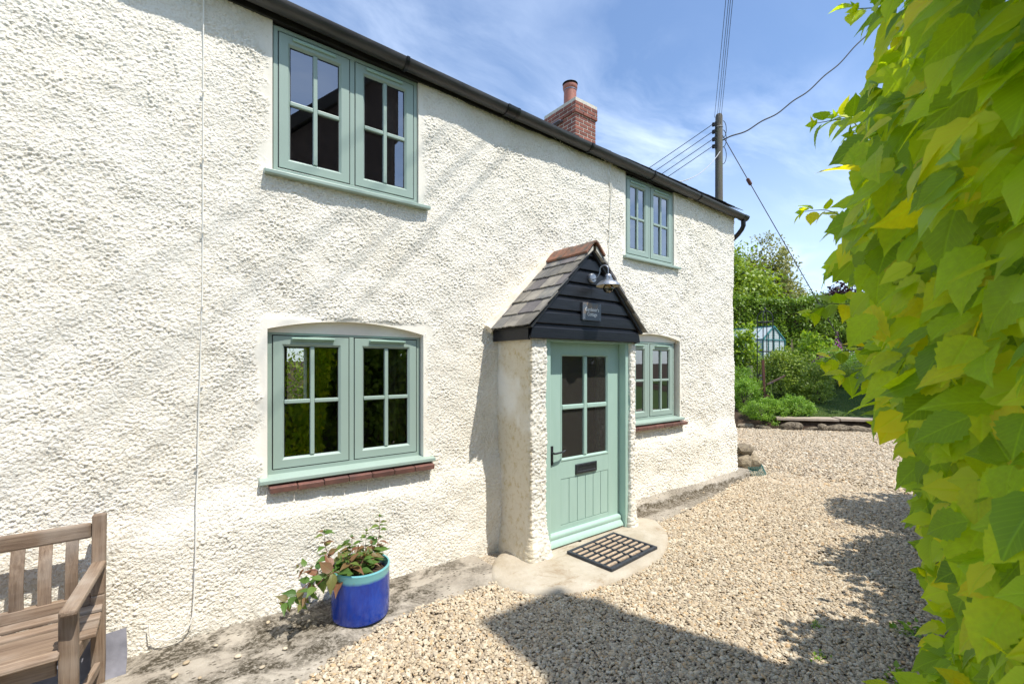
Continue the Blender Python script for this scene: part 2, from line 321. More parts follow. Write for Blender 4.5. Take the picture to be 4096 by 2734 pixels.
# ------------------------------------------------------------------ object helpers
WM = {}
def link(o, parent=None, wm=None):
    COL.objects.link(o); wm = wm or Matrix.Identity(4)
    if parent is not None:
        o.parent = parent; o.matrix_parent_inverse = WM[parent.name].inverted()
    o.matrix_basis = wm; WM[o.name] = wm
    return o

def tag(o, label=None, cat=None, group=None, kind=None):
    for k, v in (('label', label), ('category', cat), ('group', group), ('kind', kind)):
        if v: o[k] = v
    return o

def thing(name, loc, label, cat, group=None):
    o = bpy.data.objects.new(name, None); o.empty_display_size = 0.2
    link(o, None, Matrix.Translation(loc)); return tag(o, label, cat, group)

def from_mesh(name, me, parent=None, wm=None, mat=None):
    o = bpy.data.objects.new(name, me)
    if mat and not me.materials: me.materials.append(MAT[mat])
    return link(o, parent, wm)

def np_mesh(name, V, F, mat, parent=None, smooth=False, attrs=None, uv=None, wm=None, kind=None):
    """V (n,3), F (m,k) arrays -> object"""
    V = np.asarray(V, np.float32); F = np.asarray(F, np.int32); k = F.shape[1]
    me = bpy.data.meshes.new(name); me.vertices.add(len(V)); me.vertices.foreach_set('co', V.ravel())
    me.loops.add(F.size); me.loops.foreach_set('vertex_index', F.ravel())
    me.polygons.add(len(F)); me.polygons.foreach_set('loop_start', np.arange(0, F.size, k, dtype=np.int32))
    me.polygons.foreach_set('loop_total', np.full(len(F), k, np.int32))
    if uv is not None:
        me.uv_layers.new(name='UVMap').data.foreach_set('uv', np.asarray(uv, np.float32)[F.ravel()].ravel())
    me.update(calc_edges=True)
    if smooth: me.polygons.foreach_set('use_smooth', np.ones(len(F), bool))
    for an, av in (attrs or {}).items():
        a = me.attributes.new(an, 'FLOAT', 'POINT'); a.data.foreach_set('value', np.asarray(av, np.float32))
    me.materials.append(MAT[mat])
    o = from_mesh(name, me, parent, wm)
    if kind: o['kind'] = kind
    return o

class MB:
    """collects solids into one mesh"""
    def __init__(s): s.v = []; s.f = []
    def add(s, vs, fs):
        b = len(s.v); s.v += [tuple(p) for p in vs]; s.f += [tuple(i + b for i in f) for f in fs]; return s
    def box(s, x0, x1, y0, y1, z0, z1, M=None):
        p = [Vector((x, y, z)) for z in (z0, z1) for y in (y0, y1) for x in (x0, x1)]
        if M: p = [M @ q for q in p]
        return s.add(p, [(0, 2, 3, 1), (4, 5, 7, 6), (0, 1, 5, 4), (1, 3, 7, 5), (3, 2, 6, 7), (2, 0, 4, 6)])
    def tube(s, pts, r, n=8, caps=True):
        pts = [Vector(p) for p in pts]; m = len(pts)
        rs = r if isinstance(r, (list, tuple)) else [r] * m
        ref = None; vs = []
        for i, p in enumerate(pts):
            d = (pts[min(i + 1, m - 1)] - pts[max(i - 1, 0)]).normalized()
            if ref is None: ref = d.orthogonal().normalized()
            ref = (ref - d * ref.dot(d)).normalized(); b = d.cross(ref)
            vs += [p + (ref * math.cos(2 * math.pi * j / n) + b * math.sin(2 * math.pi * j / n)) * rs[i] for j in range(n)]
        fs = [(i * n + j, i * n + (j + 1) % n, (i + 1) * n + (j + 1) % n, (i + 1) * n + j) for i in range(m - 1) for j in range(n)]
        if caps: fs += [tuple(range(n - 1, -1, -1)), tuple(range((m - 1) * n, m * n))]
        return s.add(vs, fs)
    def lathe(s, prof, c, n=32, axis='Z', sc=(1, 1)):
        vs = []; k = len(prof)
        for r, h in prof:
            for j in range(n):
                a = 2 * math.pi * j / n
                vs.append((c[0] + r * math.cos(a) * sc[0], c[1] + r * math.sin(a) * sc[1], c[2] + h) if axis == 'Z' else
                          (c[0] + r * math.cos(a), c[1] + h, c[2] + r * math.sin(a)))
        fs = [(i * n + j, i * n + (j + 1) % n, (i + 1) * n + (j + 1) % n, (i + 1) * n + j) for i in range(k - 1) for j in range(n)]
        return s.add(vs, fs)
    def frame(s, x0, x1, z0, z1, prof):
        """mitred rectangular frame; prof = (inset, y) pairs"""
        vs = []
        for i, y in prof: vs += [(x0 + i, y, z0 + i), (x1 - i, y, z0 + i), (x1 - i, y, z1 - i), (x0 + i, y, z1 - i)]
        fs = [(k * 4 + j, k * 4 + (j + 1) % 4, k * 4 + 4 + (j + 1) % 4, k * 4 + 4 + j) for k in range(len(prof) - 1) for j in range(4)]
        return s.add(vs, fs)
    def prism(s, poly, y0, y1):
        """poly in (x,z), extruded along y"""
        n = len(poly); vs = [(x, y0, z) for x, z in poly] + [(x, y1, z) for x, z in poly]
        fs = [tuple(range(n)), tuple(range(2 * n - 1, n - 1, -1))] + [(j, j + n, (j + 1) % n + n, (j + 1) % n) for j in range(n)]
        return s.add(vs, fs)
    def build(s, name, mat, parent=None, smooth=False, bevel=0.0, wm=None, seg=2, kind=None):
        me = bpy.data.meshes.new(name); me.from_pydata(s.v, [], s.f)
        bm = bmesh.new(); bm.from_mesh(me); bmesh.ops.recalc_face_normals(bm, faces=bm.faces); bm.to_mesh(me); bm.free()
        me.materials.append(MAT[mat]); o = from_mesh(name, me, parent, wm)
        if smooth:
            me.polygons.foreach_set('use_smooth', np.ones(len(me.polygons), bool))
            md = o.modifiers.new('edge', 'EDGE_SPLIT'); md.split_angle = R(40)
        if bevel:
            md = o.modifiers.new('bevel', 'BEVEL'); md.width = bevel; md.segments = seg; md.limit_method = 'ANGLE'
        if kind: o['kind'] = kind
        return o

def fr(origin, xdir, up=(0, 0, 1)):
    """matrix with local X along xdir and local Z near up"""
    x = Vector(xdir).normalized(); y = Vector(up).cross(x).normalized(); z = x.cross(y)
    M = Matrix((x, y, z)).transposed().to_4x4(); M.translation = Vector(origin); return M

def member(name, p0, p1, wy, wz, mat, parent, up=(0, 0, 1), bevel=0.004, sag=None):
    """timber from p0 to p1, local X along its length"""
    p0, p1 = Vector(p0), Vector(p1); L = (p1 - p0).length; b = MB()
    b.box(0, L, -wy / 2, wy / 2, -wz / 2, wz / 2)
    return b.build(name, mat, parent, bevel=bevel, wm=fr(p0, p1 - p0, up))

# ---- numpy noise
def hsh(ix, iy, s):
    h = (ix.astype(np.int64) * 374761393 + iy.astype(np.int64) * 668265263 + s * 1442695041) & 0xFFFFFFFF
    h = ((h ^ (h >> 13)) * 1274126177) & 0xFFFFFFFF; h = ((h ^ (h >> 16)) * 2246822519) & 0xFFFFFFFF
    return ((h ^ (h >> 15)) & 0xFFFFFF) / float(0xFFFFFF)
def vnoise(x, y, s=0):
    ix, iy = np.floor(x), np.floor(y); fx, fy = x - ix, y - iy
    fx = fx * fx * (3 - 2 * fx); fy = fy * fy * (3 - 2 * fy)
    a, b, c, d = (hsh(ix + i, iy + j, s) for j in (0, 1) for i in (0, 1))
    return (a * (1 - fx) + b * fx) * (1 - fy) + (c * (1 - fx) + d * fx) * fy
def fbm(x, y, s=0, o=4):
    r = 0; amp = 0.5
    for k in range(o): r = r + amp * vnoise(x * 2 ** k, y * 2 ** k, s + k); amp *= 0.5
    return r
def lumps(x, y, cell, s, fill=0.8):
    ix, iy = np.floor(x / cell), np.floor(y / cell); out = np.zeros_like(x)
    for dx in (-1, 0, 1):
        for dy in (-1, 0, 1):
            cx, cy = ix + dx, iy + dy
            px, py = (cx + hsh(cx, cy, s)) * cell, (cy + hsh(cx, cy, s + 1)) * cell
            r = cell * (0.42 + 0.43 * hsh(cx, cy, s + 2)); on = hsh(cx, cy, s + 3) < fill
            d2 = ((x - px) ** 2 + (y - py) ** 2) / (r * r)
            out = np.maximum(out, on * (0.4 + 0.6 * hsh(cx, cy, s + 4)) * np.sqrt(np.clip(1 - d2, 0, 1)))
    return out
def sstep(a, b, x):
    t = np.clip((x - a) / (b - a), 0, 1); return t * t * (3 - 2 * t)

def grid_faces(nx, nz, keep=None):
    i = np.arange(nx - 1)[None, :] + np.arange(nz - 1)[:, None] * nx
    F = np.stack([i, i + 1, i + nx + 1, i + nx], -1)
    if keep is not None: return F[keep]
    return F.reshape(-1, 4)

# ---- leaves
def leaf_geo(n=7, width=0.36, teeth=0.10, fold=0.18, droop=0.25, tip=1.6):
    """unit leaf along +X, normal +Z; returns verts, tri faces, uv"""
    V = [(0, 0, 0)]; U = [(0, .5)]
    for i in range(1, n):
        s = i / n; wd = width * (math.sin(math.pi * s ** 0.75) ** 0.9) * (1 - 0.15 * s)
        z = -droop * s * s
        V.append((s, 0, z)); U.append((s, .5))
        for sg in (-1, 1):
            ww = wd * (1 + teeth * (1 if i % 2 else -1)); V.append((s - 0.03 * (1 if i % 2 else 0) + 0.03, sg * ww, z + ww * fold)); U.append((s, .5 + sg * .5 * ww / width))
    V.append((1.0 + 0.10 * tip, 0, -droop * 1.2)); U.append((1, .5))
    F = []; last = len(V) - 1
    for i in range(1, n):
        m = 1 + 3 * (i - 1)
        if i == 1: F += [(0, m + 1, m), (0, m, m + 2)]
        else:
            q = m - 3; F += [(q, q + 1, m + 1), (q, m + 1, m), (q, m, m + 2), (q, m + 2, q + 2)]
    m = 1 + 3 * (n - 2); F += [(m, m + 1, last), (m, last, m + 2)]
    return np.array(V, float), np.array(F), np.array(U, float)

def frames(D, N):
    D = D / np.linalg.norm(D, axis=1, keepdims=True); Y = np.cross(N, D); Y /= np.linalg.norm(Y, axis=1, keepdims=True) + 1e-9
    return D, Y, np.cross(D, Y)

def leaf_mass(name, geo, P, D, N, S, mat, parent, tint=None, kind='stuff', smooth=False):
    V, F, U = geo; n = len(P); D, Y, Z = frames(D, N); S = np.broadcast_to(S, (n,))
    W = P[:, None] + S[:, None, None] * (V[None, :, 0:1] * D[:, None] + V[None, :, 1:2] * Y[:, None] + V[None, :, 2:3] * Z[:, None])
    FF = (F[None] + (np.arange(n) * len(V))[:, None, None]).reshape(-1, 3)
    tint = rng.random(n) if tint is None else tint
    return np_mesh(name, W.reshape(-1, 3), FF, mat, parent, smooth, {'tint': np.repeat(tint, len(V))}, np.tile(U, (n, 1)), kind=kind)

QUADLEAF = (np.array([(0, 0, 0), (.45, -.3, .08), (.45, .3, .08), (1, 0, -.12)], float), np.array([(0, 1, 2), (1, 3, 2)]), np.array([(0, .5), (.5, 0), (.5, 1), (1, .5)], float))
LEAF5 = leaf_geo(4, 0.33, 0.0)

def rand_dirs(n, bias=(0, 0, 0), k=1.0):
    d = rng.normal(size=(n, 3)); d /= np.linalg.norm(d, axis=1, keepdims=True)
    d = d * k + np.array(bias); return d / np.linalg.norm(d, axis=1, keepdims=True)

def blob_points(n, c, rad, nclump, cl=0.35, shell=0.6):
    """points in clumps near the surface of an ellipsoid -> P, outward"""
    d = rand_dirs(nclump, (0, 0, 0.12)); rr = (shell + (1 - shell) * rng.random(nclump)) * (0.86 + 0.28 * rng.random(nclump))
    C0 = d * rr[:, None]; i = rng.integers(0, nclump, n)
    p = C0[i] + rng.normal(size=(n, 3)) * cl * (0.5 + rng.random((n, 1))) * 0.5
    ln = np.linalg.norm(p, axis=1, keepdims=True) + 1e-6; p = p * np.minimum(1, (1.12 + 0.1 * rng.random((n, 1))) / ln); o = p / ln
    return np.array(c) + p * np.array(rad), o

# ------------------------------------------------------------------ terrain (garden climbs away from the drive)
QO = np.array((12.2, 1.6)); QN = np.array((0.77, 0.638)); QM = np.array((0.638, -0.77))
def q_of(x, y): return (x - QO[0]) * QN[0] + (y - QO[1]) * QN[1]
def gz(x, y):
    q = q_of(np.asarray(x, float), np.asarray(y, float))
    return np.where(q < 0.15, 0, 0.20 * sstep(0.15, 0.35, q) + 0.13 * np.clip(q - 0.3, 0, 11.5) + 0.01 * np.clip(q - 12, 0, 300))
def gpt(t, u, dz=0.0):
    """ground point at depth t and sideways angle u of the camera's forward axis"""
    s_, c_ = math.sin(R(37.5)), math.cos(R(37.5))
    x, y = t * (s_ + u * c_), -3.35 + t * (c_ - u * s_); return Vector((x, y, float(gz(x, y)) + dz))

tag(np_mesh("ground", [(-400, -500, -0.03), (700, -500, -0.03), (700, 600, -0.03), (-400, 600, -0.03)], [(0, 1, 2, 3)], 'ground'), kind='structure')
gx = np.linspace(-6, 14.5, 60); gy = np.linspace(-7, 6, 40); X, Y = np.meshgrid(gx, gy)
tag(np_mesh("gravel_drive", np.stack([X.ravel(), Y.ravel(), (0.012 * fbm(X * 1.3, Y * 1.3, 5) - 0.012).ravel()], 1), grid_faces(60, 40), 'gravelbed', smooth=True), kind='structure')
qs = np.concatenate([np.linspace(0.05, 1, 14), np.linspace(1.3, 16, 50), np.linspace(20, 330, 24)]); ms = np.linspace(-60, 80, 141)
Q, Mm = np.meshgrid(qs, ms); X = QO[0] + Q * QN[0] + Mm * QM[0]; Y = QO[1] + Q * QN[1] + Mm * QM[1]
Zg = gz(X, Y) + 0.03 * fbm(X * 2, Y * 2, 9) - 0.02
tag(np_mesh("garden_ground", np.stack([X.ravel(), Y.ravel(), Zg.ravel()], 1), grid_faces(len(qs), len(ms)), 'soil', smooth=True), kind='structure')

# ------------------------------------------------------------------ cottage
cottage = thing("cottage", (3.0, 0, 0), "cream roughcast cottage with sage green windows and gabled porch", "house")
XE = 6.73
def ztop(x): return 3.915 - 0.0165 * x
UP1 = (0.575, 1.625, 2.93, 3.95); UP2 = (4.212, 5.175, 2.895, 3.95)
LO1 = (0.545, 1.668, 0.885, 1.885); LO2 = (4.175, 5.305, 0.955, 1.945)
OPEN = [UP1, UP2, LO1, LO2]
# columns follow the viewing distance; rows are even; both snap to the openings
xs = [-0.95]
while xs[-1] < XE + 0.40: xs.append(xs[-1] + 0.0050 + 0.00025 * max(0, xs[-1]))
zs = list(np.arange(-0.06, 4.06, 0.0054))
def snap(a, vals):
    a = np.array(a)
    for v in vals: a[np.argmin(np.abs(a - v))] = v
    return a
xs = snap(xs, [v for o in OPEN for v in o[:2]]); zs = snap(zs, [v for o in OPEN for v in o[2:]])
S_, Zz = np.meshgrid(xs, zs)
def arch(x, o, h): return np.where((x > o[0]) & (x < o[1]), h * (1 - ((x - (o[0] + o[1]) / 2) / ((o[1] - o[0]) / 2)) ** 2), 0)
for o, h in ((LO1, 0.072), (LO2, 0.072)):
    Zz = Zz + arch(S_, o, h) * np.clip(1 - (Zz - o[3]) / 0.3, 0, 1) * (Zz >= o[3] - 1e-6)
# distance to openings
dist = np.full(S_.shape, 9.0); side = np.full(S_.shape, 9.0)
for o in OPEN:
    top = o[3] + (0.06 if o in (LO1, LO2) else 0)
    dx = np.maximum(np.maximum(o[0] - S_, S_ - o[1]), 0); dz = np.maximum(np.maximum(o[2] - Zz, Zz - top), 0)
    dist = np.minimum(dist, np.hypot(dx, dz)); side = np.minimum(side, np.hypot(dx, dz * 2.2))
edge = sstep(0.0, 0.05, dist)
smooth_m = 1 - sstep(0.025, 0.075, side + 0.09 * (vnoise(S_ * 22, Zz * 16, 3) - 0.45))
big = (fbm(S_ * 1.6, Zz * 1.6, 21) - 0.47) * 0.045 + (vnoise(S_ * 9, Zz * 9, 22) - 0.5) * 0.009
jx, jz = 0.010 * (fbm(S_ * 60, Zz * 60, 61, 2) - 0.4), 0.010 * (fbm(S_ * 60, Zz * 60, 67, 2) - 0.4)
gk = np.where(S_ < 2, 1, 1 + 0.10 * (np.maximum(S_, 2) - 2)); SU = np.where(S_ < 2, S_, 2 + np.log(gk) / 0.10); ZU = Zz / gk
l1 = lumps(SU + jx, ZU * 1.1 + jz, 0.0122, 31, 0.42); l2 = lumps(SU + jx, ZU * 1.1 + jz, 0.0086, 41, 0.78)
patch = 0.75 + 0.5 * sstep(0.25, 0.7, fbm(S_ * 7, Zz * 7, 24))
l = (0.0051 * l1 + 0.0044 * l2 + 0.003 * vnoise(S_ * 150, Zz * 150, 7)) * patch * gk ** 1.15
l = l * (1 - 0.93 * smooth_m)
pl_ = (1 - sstep(0.58, 0.90, Zz + 0.12 * (vnoise(S_ * 2.2, Zz * 0 + 3, 51) - 0.5))) * (0.046 + 0.03 * sstep(0.35, 0.0, Zz)) * sstep(9.0, 0, S_ * 0 + 1)
pl_ = pl_ * np.clip(dist / 0.25, 0, 1)
rnd_in = 0.016 * np.exp(-dist / 0.012) * (dist < 0.2) * sstep(0, 0.004, dist)
off = big * edge + l * sstep(0, 0.02, dist) + pl_ - rnd_in * 0
cr = 0.05; th = np.clip((S_ - (XE - cr)) / cr * 0.6366, 0, 1.0) * math.pi / 2
over = np.maximum(S_ - (XE - cr) - cr * math.pi / 2 * 1.0, 0)
xx = np.minimum(S_, XE - cr) + cr * np.sin(th); yy = cr * (1 - np.cos(th)) + over
th2 = th; Xw = xx + np.sin(th2) * off; Yw = yy - np.cos(th2) * off
inside = np.zeros(S_.shape, bool)
cxm = (S_[:-1, :-1] + S_[:-1, 1:]) / 2; czr = (np.array(zs)[:-1, None] + np.array(zs)[1:, None]) / 2
keep = np.ones((len(zs) - 1, len(xs) - 1), bool)
for o in OPEN: keep &= ~((cxm > o[0]) & (cxm < o[1]) & (czr > o[2]) & (czr < o[3]))
keep &= czr < ztop(np.minimum(cxm, XE)) + 0.09
keep &= ~((cxm > 2.45) & (cxm < 3.72) & (czr < 1.8))
pit_shade = np.clip(1 - (l1 * 0.8 + l2) / 0.5, 0, 1) ** 1.3 * (1 - smooth_m) * 0.8
eav = sstep(0.22, 0.02, ztop(S_) - Zz)  # ochre tint that strengthens towards the wall top
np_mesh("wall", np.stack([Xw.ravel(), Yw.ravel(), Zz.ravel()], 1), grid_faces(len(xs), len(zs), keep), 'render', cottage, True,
        {'pit_shade': pit_shade.ravel(), 'smooth': (smooth_m * 0.92).ravel(), 'algae_eaves': (0.75 * eav * fbm(S_ * 5, Zz * 5, 77)).ravel() + 0 * pit_shade.ravel()})
# plaster reveals of the four openings
for o in OPEN:
    arc = 0.072 if o in (LO1, LO2) else 0.0
    pts = [(o[0], o[2]), (o[0], o[3])] + [(x, o[3] + float(arch(np.array(x), o, arc))) for x in np.linspace(o[0], o[1], 24)[1:-1]] + [(o[1], o[3]), (o[1], o[2])]
    b = MB(); n = len(pts)
    b.add([(x, y, z) for y in (-0.002, 0.02, 0.10) for x, z in pts], [(k * n + j, k * n + j + 1, (k + 1) * n + j + 1, (k + 1) * n + j) for k in (0, 1) for j in range(n - 1)] + [(k * n + n - 1, k * n, k * n + n, k * n + 2 * n - 1) for k in (0, 1)])
    b.build("window_reveal", 'plaster', cottage, smooth=True)
    if arc:
        b = MB(); m = [(x, o[3] - 0.02) for x in (o[1], o[0])] + [(x, o[3] + float(arch(np.array(x), o, arc)) + 0.002) for x in np.linspace(o[0], o[1], 24)]
        b.prism(m, 0.047, 0.06); b.build("head_plaster", 'plaster', cottage)
# the rest of the house shell
b = MB(); b.box(-3.0, -0.93, 0.0, 0.25, -0.05, 3.95); b.box(-3.0, -2.75, 0.25, 6.0, -0.05, 3.95); b.box(-3.0, 1.80, 5.75, 6.0, -0.05, 3.95).box(2.14, 6.70, 5.75, 6.0, -0.05, 3.95).box(1.80, 2.14, 5.75, 6.0, -0.05, 0.95).box(1.80, 2.14, 5.75, 6.0, 1.95, 3.95)
b.box(6.48, 6.715, 0.42, 5.75, -0.05, 3.95)
b.add([(6.715, 0.0, 3.95), (6.715, 6.0, 3.95), (6.715, 3.0, 5.85), (6.5, 0.0, 3.95), (6.5, 6.0, 3.95), (6.5, 3.0, 5.85)], [(0, 1, 2), (5, 4, 3), (0, 3, 4, 1), (1, 4, 5, 2), (2, 5, 3, 0)])
b.build("outer_wall", 'plaster', cottage)
b = MB(); b.box(-2.7, 6.4, 0.3, 5.7, 2.15, 2.45); b.box(-2.7, 6.4, 0.3, 5.7, 3.96, 4.0); b.box(2.3, 2.4, 0.3, 5.7, 0.02, 3.95); b.box(-2.7, 1.05, 2.6, 2.7, 0.02, 2.15).box(1.55, 6.4, 2.6, 2.7, 0.02, 2.15).box(1.05, 1.55, 2.6, 2.7, 1.98, 2.15).box(-2.7, 6.4, 2.6, 2.7, 2.45, 3.95)
b.build("inner_wall", 'interior', cottage)
MB().box(-2.74, 6.47, 0.12, 5.74, -0.04, 0.0).build("inner_floor", 'intdark', cottage)

# roof: slated slope, with the eaves course laid slate by slate
roof = MB().add([(-3.1, -0.05, 4.035), (XE + 0.10, -0.05, 3.93), (XE + 0.10, 3.0, 5.86), (-3.1, 3.0, 5.92), (-3.1, 6.1, 4.0), (XE + 0.10, 6.1, 3.9)], [(0, 1, 2, 3), (3, 2, 5, 4)]).build("roof", 'slate', cottage)
b = MB().box(0, 0.245, -0.003, 0.003, 0, 0.30); sl_me = None
for k in range(40):
    x = -3.05 + k * 0.247; z = 4.045 - 0.0107 * (x + 3.1) + rnd.uniform(-.003, .006)
    if x > XE - 0.1: break
    M = Matrix.Translation((x, -0.085, z - 0.012)) @ Euler((R(-58.5), 0, rnd.uniform(-.01, .01))).to_matrix().to_4x4()
    if sl_me is None:
        o = b.build("roof_slate", 'slate', roof, wm=M); sl_me = o.data
    else: from_mesh("roof_slate", sl_me, roof, M)

# fascia, gutter and its clips
b = MB(); n = 24
def gutz(x): return 4.006 - 0.0245 * x
b.add([(-3.0, -0.018, 3.985), (XE + 0.02, -0.018, 3.815), (XE + 0.02, -0.018, 3.93), (-3.0, -0.018, 4.03), (-3.0, 0.03, 3.985), (XE + 0.02, 0.03, 3.815), (XE + 0.02, 0.03, 3.93), (-3.0, 0.03, 4.03)],
      [(0, 1, 2, 3), (0, 4, 5, 1), (7, 6, 5, 4), (3, 2, 6, 7), (1, 5, 6, 2)])
b.build("fascia", 'fascia', cottage)
def gut_section(x, r0, r1, lip=0.0, n=14):
    z = gutz(x); out = []
    for k in range(n + 1):
        a = math.pi + math.pi * k / n; out.append((x, -0.085 + r0 * math.cos(a), z + r0 * math.sin(a)))
    for k in range(n, -1, -1):
        a = math.pi + math.pi * k / n; out.append((x, -0.085 + r1 * math.cos(a), z + r1 * math.sin(a)))
    return out
def gut_piece(x0, x1, r0, r1, name, mat, parent):
    A, B = gut_section(x0, r0, r1), gut_section(x1, r0, r1); n = len(A)
    return MB().add(A + B, [(j, (j + 1) % n, n + (j + 1) % n, n + j) for j in range(n)] + [tuple(range(n)), tuple(range(2 * n - 1, n - 1, -1))]).build(name, mat, parent, smooth=True)
gutter = gut_piece(-3.0, XE + 0.07, 0.062, 0.058, "gutter", 'gutter', cottage)
for x in (-0.6, 1.46, 2.42, 2.53, 3.5, 4.57, 5.58): gut_piece(x, x + 0.024, 0.0715, 0.0625, "gutter_clip", 'gutterclip', gutter)
gut_piece(2.43, 2.54, 0.069, 0.0622, "gutter_joint", 'gutterclip', gutter)
gut_piece(XE + 0.04, XE + 0.16, 0.068, 0.0625, "gutter_outlet", 'gutterclip', gutter)
b = MB(); z = gutz(6.8); c = [(r, k) for r, k in ((0.0, 0), (0.068, 0))]
poly = [p for p in gut_section(XE + 0.16, 0.068, 0.001)]; b.add(poly, [tuple(range(len(poly)))]); b.build("gutter_stop_end", 'gutterclip', gutter)
MB().tube([(6.83, -0.085, 3.79), (6.83, -0.085, 3.70), (6.835, -0.06, 3.655), (6.85, 0.0, 3.60), (6.85, 0.09, 3.53), (6.83, 0.16, 3.47), (6.82, 0.20, 3.40), (6.82, 0.20, 0.1)], 0.034, 12).build("downpipe", 'gutterclip', cottage, smooth=True)

# windows
def window(x0, x1, z0, z1, y, xm, lab, ven, sill_over=(0.06, 0.09)):
    W = MB().frame(x0, x1, z0, z1, [(0, y + 0.07), (0, y), (0.027, y), (0.027, y + 0.03)])
    W.box(xm - 0.0165, xm + 0.0165, y + 0.0005, y + 0.035, z0 + 0.028, z1 - 0.028)
    win = W.build("window", 'green', cottage, bevel=0.002); win['label'] = lab
    for a, c in ((x0 + 0.0335, xm - 0.0225), (xm + 0.0225, x1 - 0.0335)):
        b0, b1 = z0 + 0.0335, z1 - 0.0335; yy = y - 0.003
        MB().frame(a - 0.0058, c + 0.0058, b0 - 0.0058, b1 + 0.0058, [(0, y + 0.004), (0.0055, y + 0.004), (0.0055, y + 0.03)]).build("gasket", 'gasket', win)
        MB().frame(a, c, b0, b1, [(0, y + 0.03), (0, yy), (0.056, yy), (0.070, yy + 0.016), (0.070, yy + 0.03)]).build("casement", 'green', win, bevel=0.0015)
        gx0, gx1, g0, g1 = a + 0.070, c - 0.070, b0 + 0.070, b1 - 0.070; cx = (gx0 + gx1) / 2; cz = (g0 + g1) / 2; yg = yy + 0.013
        MB().frame(gx0, gx1, g0, g1, [(0.0, yg + 0.0045), (0.005, yg + 0.0045)]).build("glazing_seal", 'gasket', win)
        MB().box(cx - 0.014, cx + 0.014, yg - 0.009, yg + 0.02, g0, g1).build("glazing_bar", 'green', win, bevel=0.005)
        for p, q in ((gx0, cx - 0.014), (cx + 0.014, gx1)):
            MB().box(p, q, yg - 0.0085, yg + 0.02, cz - 0.014, cz + 0.014).build("glazing_bar", 'green', win, bevel=0.005)
            for r, s in ((g0, cz - 0.014), (cz + 0.014, g1)):
                t = rnd.uniform(-.0012, .0012)
                np_mesh("pane", [(p, yg + .008 + t, r), (q, yg + .008, r), (q, yg + .008 + t, s), (p, yg + .008, s)], [(0, 1, 2, 3)], 'glass', win)
        vx = cx - 0.14 if ven else cx - 0.15
        v = MB().box(vx, vx + 0.285, yy - 0.014, yy - 0.0005, z1 - 0.066, z1 - 0.044)
        if ven: v.box(vx - 0.0, vx + 0.285, yy - 0.030, yy - 0.014, z1 - 0.056, z1 - 0.044)
        v.build("trickle_vent", 'vent', win, bevel=0.004)
    b = MB(); xa, xb = x0 - sill_over[0], x1 + sill_over[1]
    yf = -0.055; pr = [(y + 0.02, z0 + 0.004), (yf, z0 - 0.016), (yf, z0 - 0.042), (yf + 0.02, z0 - 0.044), (y + 0.02, z0 - 0.036)]
    n = len(pr); b.add([(xx_, a, c) for xx_ in (xa, xb) for a, c in pr], [tuple(range(n)), tuple(range(2 * n - 1, n - 1, -1))] + [(j, j + n, (j + 1) % n + n, (j + 1) % n) for j in range(n)])
    b.build("sill", 'green', win, bevel=0.004)
    return win
window(0.582, 1.618, 2.935, 3.905, 0.012, 1.103, "upper window nearest the camera, left of the chimney", False)
window(4.218, 5.168, 2.902, 3.828, 0.012, 4.678, "upper window above the porch lamp", False)
window(0.553, 1.662, 0.912, 1.876, 0.05, 1.110, "large ground floor window above the blue pot", True)
window(4.185, 5.250, 0.980, 1.925, 0.05, 4.718, "ground floor window beyond the porch", True)
def ledge(x0, x1, z, n):
    L = MB().box(x0 + 0.005, x1 - 0.01, -0.046, 0.03, z - 0.030, z - 0.012).build("window_ledge", 'mortar', cottage)
    wd = (x1 - x0) / n
    for k in range(n):
        a = x0 + k * wd; M = Matrix.Translation((a, 0, z + rnd.uniform(-.002, .002))) @ Euler((R(12 + rnd.uniform(-1, 1)), 0, rnd.uniform(-.012, .012))).to_matrix().to_4x4()
        MB().box(0.003, wd - 0.003, -0.075, 0.0, -0.026, 0.012).build("tile", 'redtile', L, bevel=0.003, wm=M)
ledge(0.545, 1.735, 0.852, 7); ledge(4.18, 5.385, 0.915, 7)

# curtains behind the glass
def curtain(x0, x1, z0, z1, y, lab):
    xs_ = np.linspace(x0, x1, 50); V = [(x, y + 0.018 * math.sin((x - x0) * 75) + 0.006 * math.sin(x * 31), z) for z in (z0, z1) for x in xs_]
    V = np.array(V); n = len(xs_); o = np_mesh("curtain", V, grid_faces(n, 2), 'curtain', smooth=True)
    md = o.modifiers.new('cloth', 'SOLIDIFY'); md.thickness = 0.003
    tag(o, lab, "curtain")
curtain(1.40, 1.64, 2.75, 3.95, 0.13, "patterned curtain inside the near upper window")
curtain(1.43, 1.68, 0.75, 1.95, 0.17, "pale curtain inside the large ground floor window")
curtain(4.35, 4.55, 2.75, 3.92, 0.14, "curtain behind the left casement of the far upper window")
curtain(4.9, 5.2, 2.75, 3.92, 0.14, "curtain behind the right casement of the far upper window")

